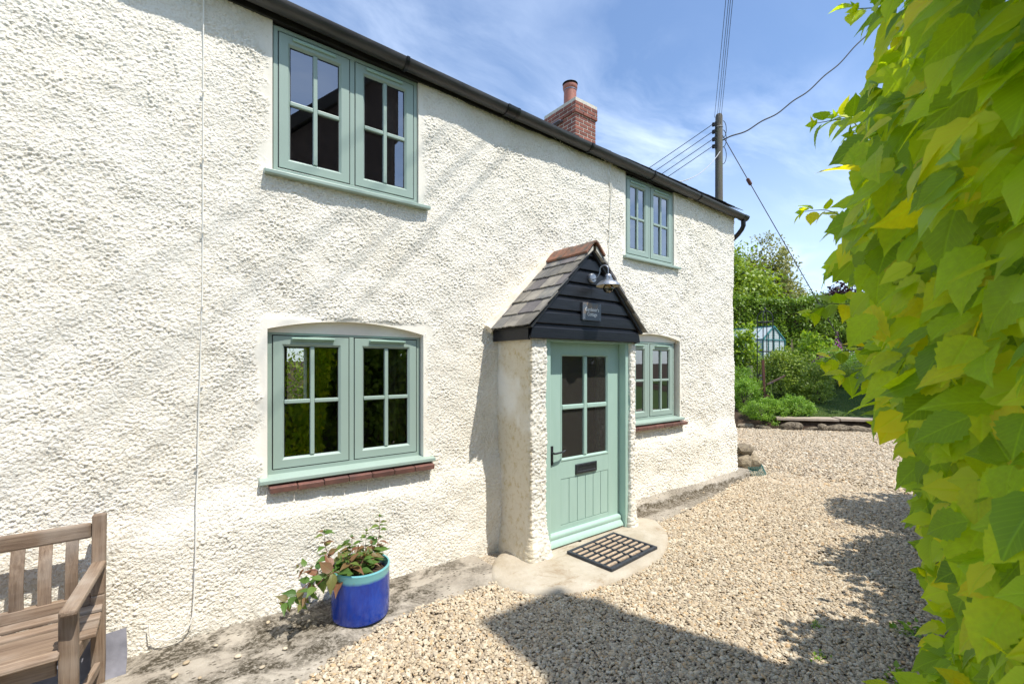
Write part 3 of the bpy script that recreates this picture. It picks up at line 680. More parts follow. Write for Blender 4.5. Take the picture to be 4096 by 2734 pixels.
# chimney, brick by brick
CX0, CX1, CY0, CY1 = 6.135, 6.69, 2.69, 3.53
chim = MB().box(CX0 + 0.006, CX1 - 0.006, CY0 + 0.006, CY1 - 0.006, 5.0, 6.63).box(CX0 - 0.018, CX1 + 0.018, CY0 - 0.018, CY1 + 0.018, 6.43, 6.65).build("chimney", 'mortar', cottage)
brick_cache = {}
def brick(x, y, z, lx, ly, par, nm="brick", mat='brick', lz=0.0615):
    k = (round(lx, 3), round(ly, 3), mat)
    M = Matrix.Translation((x, y, z)) @ Euler((rnd.uniform(-.008, .008), rnd.uniform(-.008, .008), 0)).to_matrix().to_4x4()
    if k not in brick_cache:
        o = MB().box(-lx / 2, lx / 2, -ly / 2, ly / 2, -lz / 2, lz / 2).build(nm, mat, par, bevel=0.004, seg=1, wm=M); brick_cache[k] = o.data
    else: from_mesh(nm, brick_cache[k], par, M).modifiers.new('bevel', 'BEVEL').width = 0.004
for k in range(15):
    z = 5.585 + k * 0.0745; out = 0.026 if k >= 12 or k == 11 else 0.0
    if k == 14: out = 0.008
    x0, x1, y0, y1 = CX0 - out, CX1 + out, CY0 - out, CY1 + out
    for face in ('f', 'l'):
        a, c = (x0, x1) if face == 'f' else (y0, y1)
        cuts = [a]; st = 0.1025 if (k % 2 == (0 if face == 'f' else 1)) else 0.215
        while cuts[-1] + st < c - 0.03: cuts.append(cuts[-1] + st + 0.01); st = 0.215
        cuts.append(c + 0.01)
        for p, q in zip(cuts, cuts[1:]):
            ln = q - 0.012 - p
            if ln < 0.03: continue
            if face == 'f': brick((p + q - 0.01) / 2, y0 + 0.05, z, ln, 0.1, chim)
            elif p == a and ln > 0.15: brick(x0 + 0.05, (a + 0.1 + q - 0.01) / 2, z, 0.1, q - 0.01 - a - 0.1, chim)
            elif p > a: brick(x0 + 0.05, (p + q - 0.01) / 2, z, 0.1, ln, chim)
MB().lathe([(0.155, 0.0), (0.15, 0.06), (0.128, 0.08), (0.122, 0.42), (0.135, 0.43), (0.145, 0.47), (0.145, 0.50), (0.12, 0.50), (0.115, 0.1)], (6.40, 3.10, 6.645), 28).build("chimney_pot", 'potclay', chim, smooth=True)
MB().lathe([(0.001, 0.085), (0.10, 0.075), (0.15, 0.045), (0.152, 0.04), (0.10, 0.06), (0.001, 0.07)], (6.40, 3.10, 7.145), 28).tube([(6.40, 3.0, 7.075), (6.40, 2.99, 7.205)], 0.008, 6).tube([(6.31, 3.15, 7.075), (6.31, 3.15, 7.205)], 0.008, 6).tube([(6.49, 3.15, 7.075), (6.49, 3.15, 7.205)], 0.008, 6).build("chimney_cowl", 'gutterclip', chim, smooth=True)
MB().lathe([(0.129, 0.0), (0.129, 0.014)], (6.40, 3.10, 7.05), 28).build("steel_band", 'brass', chim, smooth=True)
MB().box(CX0 - 0.10, CX0 - 0.01, 3.02, 3.24, 6.33, 6.35).build("lead_flashing", 'slab', chim)

# porch: roughcast cheeks
def path_strip(pts, rad, zlist, ds, seed, rough, flare, name, algae_eaves=0.0):
    """vertical roughcast sheet that follows a plan path, outward to the right of travel"""
    pts = [Vector((*p, 0)) for p in pts]; P = []; N = []
    def seg(a, b_, n_):
        L = (b_ - a).length; k = max(2, int(L / ds))
        for i in range(k): P.append(a.lerp(b_, i / k)); N.append(n_)
    nrm = [Vector((d.y, -d.x, 0)).normalized() for d in (q - p for p, q in zip(pts, pts[1:]))]
    cur = pts[0]
    for i in range(len(pts) - 1):
        d = (pts[i + 1] - pts[i]).normalized(); end = pts[i + 1] - d * rad if i < len(pts) - 2 else pts[i + 1]
        seg(cur, end, nrm[i])
        if i < len(pts) - 2:
            d2 = (pts[i + 2] - pts[i + 1]).normalized(); st = pts[i + 1] + d2 * rad
            for k in range(6):
                t = k / 6; P.append((end * (1 - t) + pts[i + 1] * t) * (1 - t) + (pts[i + 1] * (1 - t) + st * t) * t); N.append((nrm[i] * (1 - t) + nrm[i + 1] * t).normalized())
            cur = st
    P.append(pts[-1]); N.append(nrm[-1])
    P = np.array([p[:] for p in P]); N = np.array([p[:] for p in N]); s = np.concatenate([[0], np.cumsum(np.linalg.norm(np.diff(P, axis=0), axis=1))])
    Sg, Zz_ = np.meshgrid(s, zlist); Nx, Zn = np.meshgrid(N[:, 0], zlist); Ny, _ = np.meshgrid(N[:, 1], zlist); Px, _ = np.meshgrid(P[:, 0], zlist); Py, _ = np.meshgrid(P[:, 1], zlist)
    rg = np.where(Ny < -0.6, 1.0, rough)
    jx, jz = 0.014 * (fbm(Sg * 40, Zz_ * 40, 61, 2) - 0.4), 0.014 * (fbm(Sg * 40, Zz_ * 40, 67, 2) - 0.4)
    l1 = lumps(Sg + seed + jx, Zz_ + jz, 0.021, seed, 0.6); l2 = lumps(Sg + seed + jx, Zz_ + jz, 0.0115, seed + 9, 0.85)
    o = (0.0085 * l1 + 0.0062 * l2 + 0.003 * vnoise(Sg * 130, Zz_ * 130, 7)) * rg + (fbm(Sg * 3, Zz_ * 3, seed) - 0.47) * 0.03 + flare * sstep(0.45, 0.0, Zz_) ** 2
    al = algae_eaves * (Nx < -0.3) * sstep(0.3, 0.6, fbm(Sg * 4, Zz_ * 3, seed + 3) + 0.12)
    pit_shade = np.clip(1 - (l1 + l2) / 0.6, 0, 1) * rg * 0.6
    V = np.stack([(Px + Nx * o).ravel(), (Py + Ny * o).ravel(), Zz_.ravel()], 1)
    return np_mesh(name, V, grid_faces(len(s), len(zlist)), 'render', cottage, True, {'pit_shade': pit_shade.ravel(), 'algae_eaves': al.ravel()})
zl = np.arange(-0.03, 1.92, 0.0065)
path_strip([(2.415, 0.05), (2.385, -0.49), (2.556, -0.495), (2.556, -0.36)], 0.022, zl, 0.0065, 61, 0.38, 0.05, "porch_wall", 1.0)
path_strip([(3.672, -0.36), (3.672, -0.492), (3.752, -0.487), (3.752, 0.05)], 0.02, zl, 0.0065, 83, 0.7, 0.03, "porch_wall")
# gable boards
gable = MB().prism([(2.36, 1.875), (3.745, 1.875), (3.052, 2.66)], -0.505, -0.42).build("porch_gable", 'blackwood', cottage)
zb = 1.862; bh = 0.1255
for k in range(7):
    z0, z1 = zb + k * bh, zb + (k + 1) * bh - 0.003
    def span(z):
        d = max(0, (z - 1.93)) * 0.955; return (2.345 + d, 3.757 - d)
    prof = [(-0.515, z0), (-0.538, z0 + 0.001), (-0.541, z0 + 0.006), (-0.541, z0 + 0.088), (-0.537, z0 + 0.098), (-0.522, z0 + 0.108), (-0.519, z1), (-0.505, z1)]
    vs = []
    for e in (0, 1):
        for y, z in prof:
            a = span(min(z, 2.68)); x = a[e]
            if k > 5: x = min(x, 3.05) if e == 0 else max(x, 3.054)
            vs.append((x, y, z))
    n = len(prof); MB().add(vs, [tuple(range(n)), tuple(range(2 * n - 1, n - 1, -1))] + [(j, j + n, (j + 1) % n + n, (j + 1) % n) for j in range(n)]).build("weatherboard", 'blackwood', gable)
for x0, x1 in ((2.348, 2.372), (3.73, 3.754)): MB().box(x0, x1, -0.505, -0.01, 1.852, 1.965).build("eaves_board", 'blackwood', cottage, bevel=0.002)
MB().box(2.55, 3.68, -0.50, -0.37, 1.848, 1.872).build("porch_soffit", 'doorgreen', cottage)
# slates
porch = MB().add([(2.325, -0.56, 1.955), (3.052, -0.56, 2.69), (3.78, -0.56, 1.955), (2.325, 0.02, 1.955), (3.052, 0.02, 2.69), (3.78, 0.02, 1.955), (2.345, -0.56, 1.945), (3.052, -0.56, 2.66), (3.76, -0.56, 1.945), (2.345, 0.02, 1.945), (3.052, 0.02, 2.66), (3.76, 0.02, 1.945)],
      [(0, 3, 4, 1), (1, 4, 5, 2), (6, 7, 10, 9), (7, 8, 11, 10), (0, 1, 7, 6), (1, 2, 8, 7), (0, 6, 9, 3), (2, 5, 11, 8), (3, 9, 10, 4), (4, 10, 11, 5)]).build("porch_roof", 'fascia', cottage)
ang = math.atan2(2.70 - 1.95, 3.05 - 2.304)
def slate_piece(w_, h_, seed):
    r = random.Random(seed); n = 6; e = [(w_ * i / n, r.uniform(-.006, .006)) for i in range(n + 1)]
    vs = [(0, x, z) for x, z in e] + [(0, w_, h_), (0, 0, h_)]
    vs2 = [(-0.009, y, z) for _, y, z in vs]; m = len(vs)
    return MB().add(vs + vs2, [tuple(range(m)), tuple(range(2 * m - 1, m - 1, -1))] + [(j, j + m, (j + 1) % m + m, (j + 1) % m) for j in range(m)])
for sgn in (1, -1):
    for r_ in range(6):
        d0 = -0.028 + r_ * 0.168; y = -0.588; st = (r_ % 2) * 0.095
        ws = ([0.095 + rnd.uniform(-.01, .01)] if r_ % 2 else []) + [0.19 + rnd.uniform(-.012, .012) for _ in range(4)]
        for wd in ws:
            if y > -0.02: break
            wd2 = min(wd, -0.005 - y)
            x = 2.325 + d0 * math.cos(ang); z = 1.957 + d0 * math.sin(ang)
            if sgn < 0: x = 6.104 - x
            M = Matrix.Translation((x - sgn * 0.020, y, z + 0.020 + rnd.uniform(0, .005)))
            M = M @ Matrix.Rotation(sgn * (math.pi / 2 - ang + 0.07), 4, 'Y') @ Matrix.Rotation(rnd.uniform(-.012, .012), 4, 'X')
            if sgn < 0: M = M @ Matrix.Scale(-1, 4, (1, 0, 0))
            mt = rnd.choice(['slate', 'slate', 'slate2', 'slate3'] if y > -0.45 else ['slate3', 'slate', 'slate2'])
            slate_piece(wd2 - 0.007, 0.27 if r_ < 5 else 0.16, rnd.random()).build("slate", mt, porch, wm=M)
            y += wd
# ridge tile with mortar bed, and the sloping fillets against the wall
def ridge(y0, y1, zc):
    A = []
    for y in (y0, y1):
        for rr in (0.0, 0.016):
            for d, h in ((-0.125, -0.115), (-0.06, -0.045), (-0.02, -0.006), (0.0, 0.0), (0.02, -0.006), (0.06, -0.045), (0.125, -0.115)): A.append((3.052 + d * (1 - rr * 4), y, zc + h - rr))
    f = []
    for o in (0, 7, 14, 21):
        pass
    for j in range(6): f += [(j, j + 1, 15 + j, 14 + j), (7 + j, 21 + j, 22 + j, 8 + j), (j, 7 + j, 8 + j, j + 1), (14 + j, 15 + j, 22 + j, 21 + j)]
    f += [(0, 14, 21, 7), (6, 13, 27, 20)]
    MB().add(A, f).build("ridge_tile", 'terracotta', porch, smooth=True)
ridge(-0.603, -0.30, 2.752); ridge(-0.296, -0.03, 2.757)
for s in (-1, 1):
    MB().add([(3.052 + s * (0.02 + k * 0.088), y, 2.722 - k * 0.085 - 0.018 + dz) for y in (-0.585, -0.04) for k, dz in ((0, 0), (1.15, 0.0), (1.25, -0.022), (0, -0.04))], [(0, 1, 2, 3), (7, 6, 5, 4), (0, 4, 5, 1), (1, 5, 6, 2), (2, 6, 7, 3)]).build("ridge_mortar", 'mortar', porch)
    pts = [(3.052 + s * d * math.cos(ang), -0.035, 2.735 - d * math.sin(ang)) for d in np.linspace(0.0, 1.09, 22)]
    MB().tube([(x + rnd.uniform(-.004, .004), y + rnd.uniform(-.004, .004), z + rnd.uniform(-.004, .004)) for x, y, z in pts], 0.045, 8).build("mortar_fillet", 'fillet', porch, smooth=True)

# door and frame
f_ = MB().box(2.552, 2.627, -0.47, -0.33, 0.03, 1.86).box(3.622, 3.672, -0.47, -0.33, 0.03, 1.86).box(3.672, 3.688, -0.482, -0.44, 0.03, 1.86).box(2.627, 3.622, -0.36, -0.33, 1.80, 1.86)
f_.build("door_frame", 'doorgreen', cottage, bevel=0.004)
MB().box(2.56, 3.67, -0.44, -0.30, 0.0, 0.052).build("threshold", 'step', cottage, bevel=0.004)
ys = -0.39; d_ = MB()
GX0, GX1, GZ0, GZ1 = 2.822, 3.458, 0.785, 1.742; PZ0, PZ1 = 0.207, 0.622
d_.box(2.632, GX0, ys, ys + 0.045, 0.065, 1.90).box(GX1, 3.618, ys, ys + 0.045, 0.065, 1.90).box(GX0, GX1, ys + 0.0006, ys + 0.0445, GZ1, 1.90).box(GX0, GX1, ys + 0.0006, ys + 0.0445, PZ1, GZ0).box(GX0, GX1, ys + 0.0006, ys + 0.0445, 0.065, PZ0)
door = d_.build("door", 'doorgreen', cottage, bevel=0.0012); door['label'] = "pale green half glazed porch door"
MB().frame(GX0, GX1, GZ0, GZ1, [(0, ys + 0.0), (0.0, ys - 0.004), (0.010, ys - 0.003), (0.020, ys + 0.014), (0.020, ys + 0.03)]).build("glazing_bead", 'doorgreen', door)
cx = (GX0 + GX1) / 2; cz = 1.262
MB().box(cx - 0.022, cx + 0.022, ys - 0.002, ys + 0.03, GZ0 + 0.02, GZ1 - 0.02).build("glazing_bar", 'doorgreen', door, bevel=0.009)
for a, c in ((GX0 + 0.02, cx - 0.022), (cx + 0.022, GX1 - 0.02)):
    MB().box(a, c, ys - 0.0015, ys + 0.03, cz - 0.022, cz + 0.022).build("glazing_bar", 'doorgreen', door, bevel=0.009)
    for r, s in ((GZ0 + 0.02, cz - 0.022), (cz + 0.022, GZ1 - 0.02)):
        np_mesh("pane", [(a, ys + .017, r), (c, ys + .017, r), (c, ys + .017, s), (a, ys + .017, s)], [(0, 1, 2, 3)], 'doorglass', door)
n = 6; wd = (GX1 - GX0) / n
for k in range(n): MB().box(GX0 + k * wd + 0.0022, GX0 + (k + 1) * wd - 0.0022, ys + 0.003, ys + 0.03, PZ0 + 0.003, PZ1 - 0.003).build("plank", 'doorgreen', door, bevel=0.004)
MB().box(GX0, GX1, ys + 0.016, ys + 0.040, PZ0, PZ1).build("panel_backing", 'gasket', door)
wb = [(ys - 0.001, 0.165), (ys - 0.022, 0.160), (ys - 0.034, 0.145), (ys - 0.034, 0.128), (ys - 0.03, 0.112), (ys - 0.042, 0.10), (ys - 0.058, 0.082), (ys - 0.062, 0.062), (ys - 0.001, 0.062)]
n = len(wb); MB().add([(x, y, z) for x in (2.635, 3.612) for y, z in wb], [tuple(range(n)), tuple(range(2 * n - 1, n - 1, -1))] + [(j, j + n, (j + 1) % n + n, (j + 1) % n) for j in range(n)]).build("weather_bar", 'doorgreen', door, smooth=True)
MB().box(2.69, 2.722, ys - 0.010, ys - 0.0005, 0.765, 0.932).tube([(2.706, ys - 0.005, 0.872), (2.706, ys - 0.045, 0.872), (2.718, ys - 0.054, 0.873), (2.80, ys - 0.05, 0.876), (2.825, ys - 0.048, 0.884), (2.832, ys - 0.047, 0.894)], [0.011, 0.010, 0.009, 0.008, 0.007, 0.005], 10).build("door_handle", 'iron', door, bevel=0.002)
MB().frame(3.002, 3.285, 0.640, 0.732, [(0, ys), (0, ys - 0.010), (0.006, ys - 0.014), (0.022, ys - 0.014), (0.026, ys - 0.008)]).box(3.028, 3.259, ys - 0.009, ys - 0.001, 0.666, 0.706).build("letterbox", 'iron', door, bevel=0.002)
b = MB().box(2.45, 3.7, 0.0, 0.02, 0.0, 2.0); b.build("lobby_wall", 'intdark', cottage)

# ------------------------------------------------------------------ paths and step
nx, nt = 150, 26
px = np.linspace(-3.5, 2.1, nx); ed = np.interp(px, [-3.5, -0.5, 0.2, 0.65, 1.0, 1.25, 1.6, 2.1], [-1.5, -1.3, -1.02, -0.80, -0.62, -0.57, -0.555, -0.58]) + 0.03 * (vnoise(px * 9, px * 0, 4) - 0.5)
T = np.linspace(0, 1, nt); X = np.repeat(px[None], nt, 0); Y = 0.05 + (ed[None] - 0.05) * T[:, None]
Zp = 0.032 - 0.022 * sstep(0.75, 1.0, T)[:, None] + 0.016 * (fbm(X * 4, Y * 4, 12) - 0.5) + 0.012 * np.exp(-((Y + 0.02) / 0.05) ** 2)
crk = np.abs(X - 0.78 - 0.25 * (Y + 0.5) - 0.03 * vnoise(Y * 8, X * 0, 2)); Zp = Zp - 0.02 * np.exp(-(crk / 0.018) ** 2)
tag(np_mesh("concrete_path", np.stack([X.ravel(), Y.ravel(), Zp.ravel()], 1), grid_faces(nx, nt), 'path', smooth=True), kind='structure')
nx, nt = 110, 26; px = np.linspace(3.7, 6.95, nx)
ed = np.interp(px, [3.7, 4.2, 4.9, 5.6, 6.2, 6.95], [-0.62, -0.53, -0.47, -0.38, -0.28, -0.18]) + 0.04 * (vnoise(px * 7, px * 0, 8) - 0.5)
T = np.linspace(0, 1, nt); X = np.repeat(px[None], nt, 0); Y = 0.05 + (ed[None] - 0.05) * T[:, None]
Zp = 0.105 - 0.035 * sstep(-0.02, -0.15, Y) - 0.058 * sstep(-0.175, -0.19, Y) + 0.012 * (fbm(X * 5, Y * 5, 15) - 0.5)
tag(np_mesh("concrete_path_ledge", np.stack([X.ravel(), Y.ravel(), Zp.ravel()], 1), grid_faces(nx, nt), 'path2', smooth=True), kind='structure')
out = [(1.99, -0.60), (2.03, -0.74), (2.10, -0.86), (2.25, -0.975), (2.46, -1.06), (2.75, -1.10), (3.07, -1.095), (3.39, -1.035), (3.65, -0.91), (3.86, -0.76), (4.01, -0.58), (4.06, -0.45), (3.90, -0.30), (3.5, -0.2), (2.6, -0.2), (2.3, -0.2), (2.05, -0.42)]
oo = []
for i in range(len(out)):
    p0, p1, p2, p3 = (np.array(out[(i + k) % len(out)]) for k in (-1, 0, 1, 2))
    for t in np.linspace(0, 1, 7)[:-1]: oo.append(0.5 * ((2 * p1) + (p2 - p0) * t + (2 * p0 - 5 * p1 + 4 * p2 - p3) * t ** 2 + (3 * p1 - p0 - 3 * p2 + p3) * t ** 3))
SL = np.array(oo); c0 = np.array((3.0, -0.45)); rings = [1.04, 1.02, 1.0, 0.97, 0.9, 0.8, 0.7, 0.6, 0.5, 0.4, 0.3, 0.2, 0.1, 0.02]
zr = [-0.03, 0.012, 0.030, 0.040] + [0.046] * 10
V = []
for r_, z in zip(rings, zr):
    p = c0 + (SL - c0) * r_; V += [(a, c, z + 0.012 * (float(fbm(np.array(a * 3), np.array(c * 3), 31)) - 0.5)) for a, c in p]
n = len(SL); F = [(k * n + j, k * n + (j + 1) % n, (k + 1) * n + (j + 1) % n, (k + 1) * n + j) for k in range(len(rings) - 1) for j in range(n)]
tag(np_mesh("door_step", V, F, 'step', smooth=True), kind='structure')
def in_slab(x, y):
    """points inside the step's outline"""
    ins = np.zeros(len(x), bool); n = len(SL)
    for i in range(n):
        (x0, y0), (x1, y1) = SL[i], SL[(i + 1) % n]
        c = ((y0 > y) != (y1 > y)) & (x < (x1 - x0) * (y - y0) / (y1 - y0 + 1e-12) + x0); ins ^= c
    return ins

# ------------------------------------------------------------------ gravel (uncountable: one object)
def pebble(seed):
    bm = bmesh.new(); bmesh.ops.create_icosphere(bm, subdivisions=2, radius=0.5); r = random.Random(seed)
    ax = [Vector((r.gauss(0, 1), r.gauss(0, 1), r.gauss(0, 1))).normalized() for _ in range(6)]; am = [r.uniform(-.16, .16) for _ in ax]
    for v in bm.verts:
        d = v.co.normalized(); k = 1 + sum(a * max(0, d.dot(q)) ** 2 for a, q in zip(am, ax)); v.co = Vector((d.x * 0.62, d.y * 0.46, d.z * 0.27)) * k
    for f in bm.faces: f.smooth = True
    me = bpy.data.meshes.new("pebble_mesh"); bm.to_mesh(me); bm.free(); me.materials.append(MAT['gravel']); return me
peb = [pebble(k) for k in range(6)]
pcol = bpy.data.collections.new("pebble_shapes")
for k, me in enumerate(peb): pcol.objects.link(bpy.data.objects.new("pebble_shape", me))
def zone(n, x0, x1, y0, y1): return rng.uniform(x0, x1, n), rng.uniform(y0, y1, n)
zx, zy, zs_ = [], [], []
for n, a, s0 in ((100000, (0.2, 4.2, -3.3, -0.5), 0.0150), (52000, (4.2, 7.4, -3.0, -0.1), 0.0170), (62000, (6.7, 13.6, -2.6, 3.6), 0.024), (7000, (-1.5, 0.3, -3.0, -0.9), 0.02)):
    x, y = zone(n, *a); zx.append(x); zy.append(y); zs_.append(np.full(n, s0))
gx_, gy_, gs_ = map(np.concatenate, (zx, zy, zs_))
eL = np.interp(gx_, [-3.5, -0.5, 0.2, 0.65, 1.0, 1.25, 1.6, 2.1], [-1.5, -1.3, -1.02, -0.80, -0.62, -0.57, -0.555, -0.58])
eR = np.interp(gx_, [3.7, 4.2, 4.9, 5.6, 6.2, 6.95], [-0.62, -0.53, -0.47, -0.38, -0.28, -0.18])
jit = 0.07 * (rng.random(len(gx_)) ** 3) - 0.01
lim = np.where(gx_ < 2.1, eL, np.where(gx_ < 3.7, -0.3, np.where(gx_ < 6.95, eR, 9))) + jit
kp = (gy_ < lim) & ~in_slab(gx_ + 0.02 * rng.normal(size=len(gx_)), gy_ + 0.02 * rng.normal(size=len(gx_)))
kp &= q_of(gx_, gy_) < 0.22
kp &= ~((gx_ > 6.6) & (gx_ < 7.075) & (gy_ > -0.02))
shr = np.interp(gx_, [0.3, 2.5, 8], [-3.2, -2.75, -2.5]); thin = np.clip((shr + 0.25 - gy_) / 0.5, 0, 1); kp &= rng.random(len(gx_)) > thin * 0.8
gx_, gy_, gs_ = gx_[kp], gy_[kp], gs_[kp]; n = len(gx_)
gsz = gs_ * np.exp(rng.normal(0, 0.28, n)) * 1.15
pz = 0.012 * fbm(gx_ * 1.3, gy_ * 1.3, 5) - 0.008 + rng.random(n) * 0.012 + 0.004
me = bpy.data.meshes.new("gravel"); me.vertices.add(n); me.vertices.foreach_set('co', np.stack([gx_, gy_, pz], 1).astype(np.float32).ravel())
a = me.attributes.new('rot', 'FLOAT_VECTOR', 'POINT'); a.data.foreach_set('vector', np.stack([rng.normal(0, .35, n), rng.normal(0, .35, n), rng.uniform(0, 6.28, n)], 1).astype(np.float32).ravel())
a = me.attributes.new('scl', 'FLOAT', 'POINT'); a.data.foreach_set('value', gsz.astype(np.float32))
a = me.attributes.new('idx', 'INT', 'POINT'); a.data.foreach_set('value', rng.integers(0, 6, n).astype(np.int32))
gravel = from_mesh("gravel", me); tag(gravel, "honey coloured pea gravel covering the drive", None, None, 'stuff')
ng = bpy.data.node_groups.new("scatter_pebbles", 'GeometryNodeTree')
ng.interface.new_socket('Geometry', in_out='INPUT', socket_type='NodeSocketGeometry'); ng.interface.new_socket('Geometry', in_out='OUTPUT', socket_type='NodeSocketGeometry')
g = NT(ng); gi = g.n('NodeGroupInput'); go = g.n('NodeGroupOutput')
ci = g.n('GeometryNodeCollectionInfo', {'Collection': pcol, 'Separate Children': True, 'Reset Children': True})
na = lambda nm, ty: g.n('GeometryNodeInputNamedAttribute', {'Name': nm}, data_type=ty).outputs[0]
io = g.n('GeometryNodeInstanceOnPoints', {'Points': g.n('GeometryNodeMeshToPoints', {'Mesh': gi.outputs[0]}).outputs[0], 'Instance': ci.outputs[0], 'Pick Instance': True, 'Instance Index': na('idx', 'INT'), 'Rotation': na('rot', 'FLOAT_VECTOR'), 'Scale': na('scl', 'FLOAT')})
g.L(io.outputs[0], go.inputs[0]); gravel.modifiers.new('scatter', 'NODES').node_group = ng
# single pebbles strayed onto the concrete
spots = [(0.10, -0.33, .028), (0.24, -0.25, .022), (0.52, -0.17, .026), (0.62, -0.30, .026), (0.33, -0.44, .034), (0.05, -0.42, .03), (0.15, -0.52, .02), (0.55, -0.52, .022), (4.62, -0.13, .03), (5.3, -0.33, .03), (4.9, -0.36, .025), (0.42, -0.62, .026)]
for (x, y, s), wh in zip(spots, ["between bench and wall cable", "near the wall base left of the pot", "beside the crack under the wall", "left of the blue pot", "alone in the middle of the path", "pale flat one by the slate", "small white one near the bench", "near the path's gravel edge", "on the mossy ledge beyond the porch", "far along the mossy ledge", "on the dark moss beyond the porch", "at the corner of path and gravel"]):
    M = Matrix.Translation((x, y, 0.042 if x < 3 else 0.07)) @ Euler((0, 0, rnd.uniform(0, 6))).to_matrix().to_4x4() @ Matrix.Scale(s, 4)
    tag(from_mesh("pebble", rnd.choice(peb), None, M), "loose pebble " + wh, "pebble", "loose pebbles on the concrete")

# ------------------------------------------------------------------ things by the wall
# bench
bench = thing("garden_bench", (-0.7, -0.4, 0), "weathered teak garden bench against the cottage wall", "bench")
XR = -0.262
for xp, yp in ((XR, -0.19), (-1.62, -0.19)):
    o = MB().box(0, 0.50, -0.036, 0.036, -0.027, 0.027).build("back_post", 'teak', bench, bevel=0.006, wm=fr((xp, yp - 0.02, -0.02), (0, 0, 1), (1, 0, 0)))
    MB().box(0, 0.40, -0.036, 0.036, -0.027, 0.027).build("back_post", 'teak', bench, bevel=0.008, wm=fr((xp, yp - 0.02, 0.475), (0, 0.06, 0.395), (1, 0, 0)))
member("top_rail", (-1.62 + 0.028, -0.163, 0.795), (XR - 0.028, -0.163, 0.795), 0.035, 0.078, 'teak', bench, bevel=0.012)
member("lower_rail", (-1.62 + 0.028, -0.205, 0.455), (XR - 0.028, -0.205, 0.455), 0.035, 0.055, 'teak', bench)
sl = None
for k in range(12):
    x = -0.362 - 0.0945 * k
    if x < -1.57: break
    V = []; N_ = 9
    for i in range(N_):
        t = i / (N_ - 1); z = 0.335 * t; y = -0.028 * math.sin(math.pi * t) * 0.9 + 0.04 * t
        V += [(z, -0.024, y - 0.006), (z, 0.024, y - 0.006), (z, 0.024, y + 0.006), (z, -0.024, y + 0.006)]
    F = [(i * 4 + j, i * 4 + (j + 1) % 4, i * 4 + 4 + (j + 1) % 4, i * 4 + 4 + j) for i in range(N_ - 1) for j in range(4)] + [(3, 2, 1, 0), (N_ * 4 - 4, N_ * 4 - 3, N_ * 4 - 2, N_ * 4 - 1)]
    M = Matrix(((0, 1, 0, x), (0, 0, 1, -0.205), (1, 0, 0, 0.44), (0, 0, 0, 1)))
    if sl is None: sl = MB().add(V, F).build("back_slat", 'teak', bench, bevel=0.003, wm=M).data
    else: from_mesh("back_slat", sl, bench, M)
for k, (y, z) in enumerate(((-0.265, 0.425), (-0.345, 0.413), (-0.425, 0.408), (-0.505, 0.411), (-0.585, 0.418), (-0.655, 0.422))):
    member("seat_slat", (-1.60, y, z), (XR + (0.02 if k < 4 else -0.085), y, z), 0.066, 0.02, 'teak', bench, bevel=0.005)
member("apron", (-1.57, -0.625, 0.36), (-0.36, -0.625, 0.36), 0.022, 0.07, 'teak', bench)
for x, sx in ((-0.322, 1), (-1.57, -1)):
    MB().box(0, 0.605, -0.027, 0.027, -0.031, 0.031).build("front_leg", 'teak', bench, bevel=0.006, wm=fr((x, -0.625, -0.01), (0, 0, 1), (1, 0, 0)))
    xb = XR + 0.004 if sx > 0 else -1.62
    member("armrest", (x + 0.006, -0.715, 0.607), (xb, -0.215, 0.632), 0.060, 0.028, 'teak', bench, bevel=0.009)
    member("seat_rail", (x + 0.012, -0.60, 0.372), (xb, -0.21, 0.372), 0.024, 0.065, 'teak', bench)
    member("stretcher", (x, -0.60, 0.12), (xb, -0.21, 0.12), 0.024, 0.045, 'teak', bench)

# slate leaning behind the bench
M = Matrix.Translation((-0.40, -0.235, 0.005)) @ Euler((R(-28), 0, 0)).to_matrix().to_4x4()
o = MB().prism([(-0.25, 0), (0.245, 0.004), (0.25, 0.12), (0.243, 0.248), (0.0, 0.236), (-0.25, 0.24)], -0.005, 0.005).build("roof_slate_offcut", 'slab', wm=M)
tag(o, "loose purple grey slate leaning on the wall behind the bench", "slate")

# white cables on the wall
def wall_cable(pts, r, lab, clips):
    root = thing("wall_cable", pts[0], lab, "cable")
    MB().tube(pts, r, 8).build("cable", 'cable', root, smooth=True)
    for x, y, z in clips: MB().box(x - 0.006, x + 0.010, y - 0.008, y + 0.004, z - 0.004, z + 0.004).build("cable_clip", 'cable', root, bevel=0.002)
def wavy(p0, p1, n, a): return [tuple(np.array(p0) * (1 - t) + np.array(p1) * t + np.array((rnd.uniform(-a, a), 0, 0))) for t in np.linspace(0, 1, n)]
p = wavy((0.197, -0.012, 3.93), (0.192, -0.012, 2.2), 14, 0.0012) + wavy((0.191, -0.013, 2.1), (0.170, -0.013, 1.2), 8, 0.0015) + [(0.166, -0.024, 1.0), (0.160, -0.035, 0.85), (0.157, -0.062, 0.70), (0.153, -0.074, 0.5), (0.147, -0.080, 0.3), (0.141, -0.096, 0.19), (0.128, -0.104, 0.140), (0.10, -0.106, 0.105), (0.06, -0.106, 0.085), (0.02, -0.106, 0.083), (-0.03, -0.106, 0.105), (-0.058, -0.106, 0.135), (-0.062, -0.10, 0.205)]
wall_cable(p, 0.0034, "thin white cable running down the wall left of the windows and hooking at its foot", [(0.19, -0.022, z) for z in (3.3, 2.9, 2.45, 2.0, 1.55)] + [(0.162, -0.03, 1.05), (0.152, -0.08, 0.45), (0.07, -0.106, 0.088), (-0.05, -0.106, 0.125)])
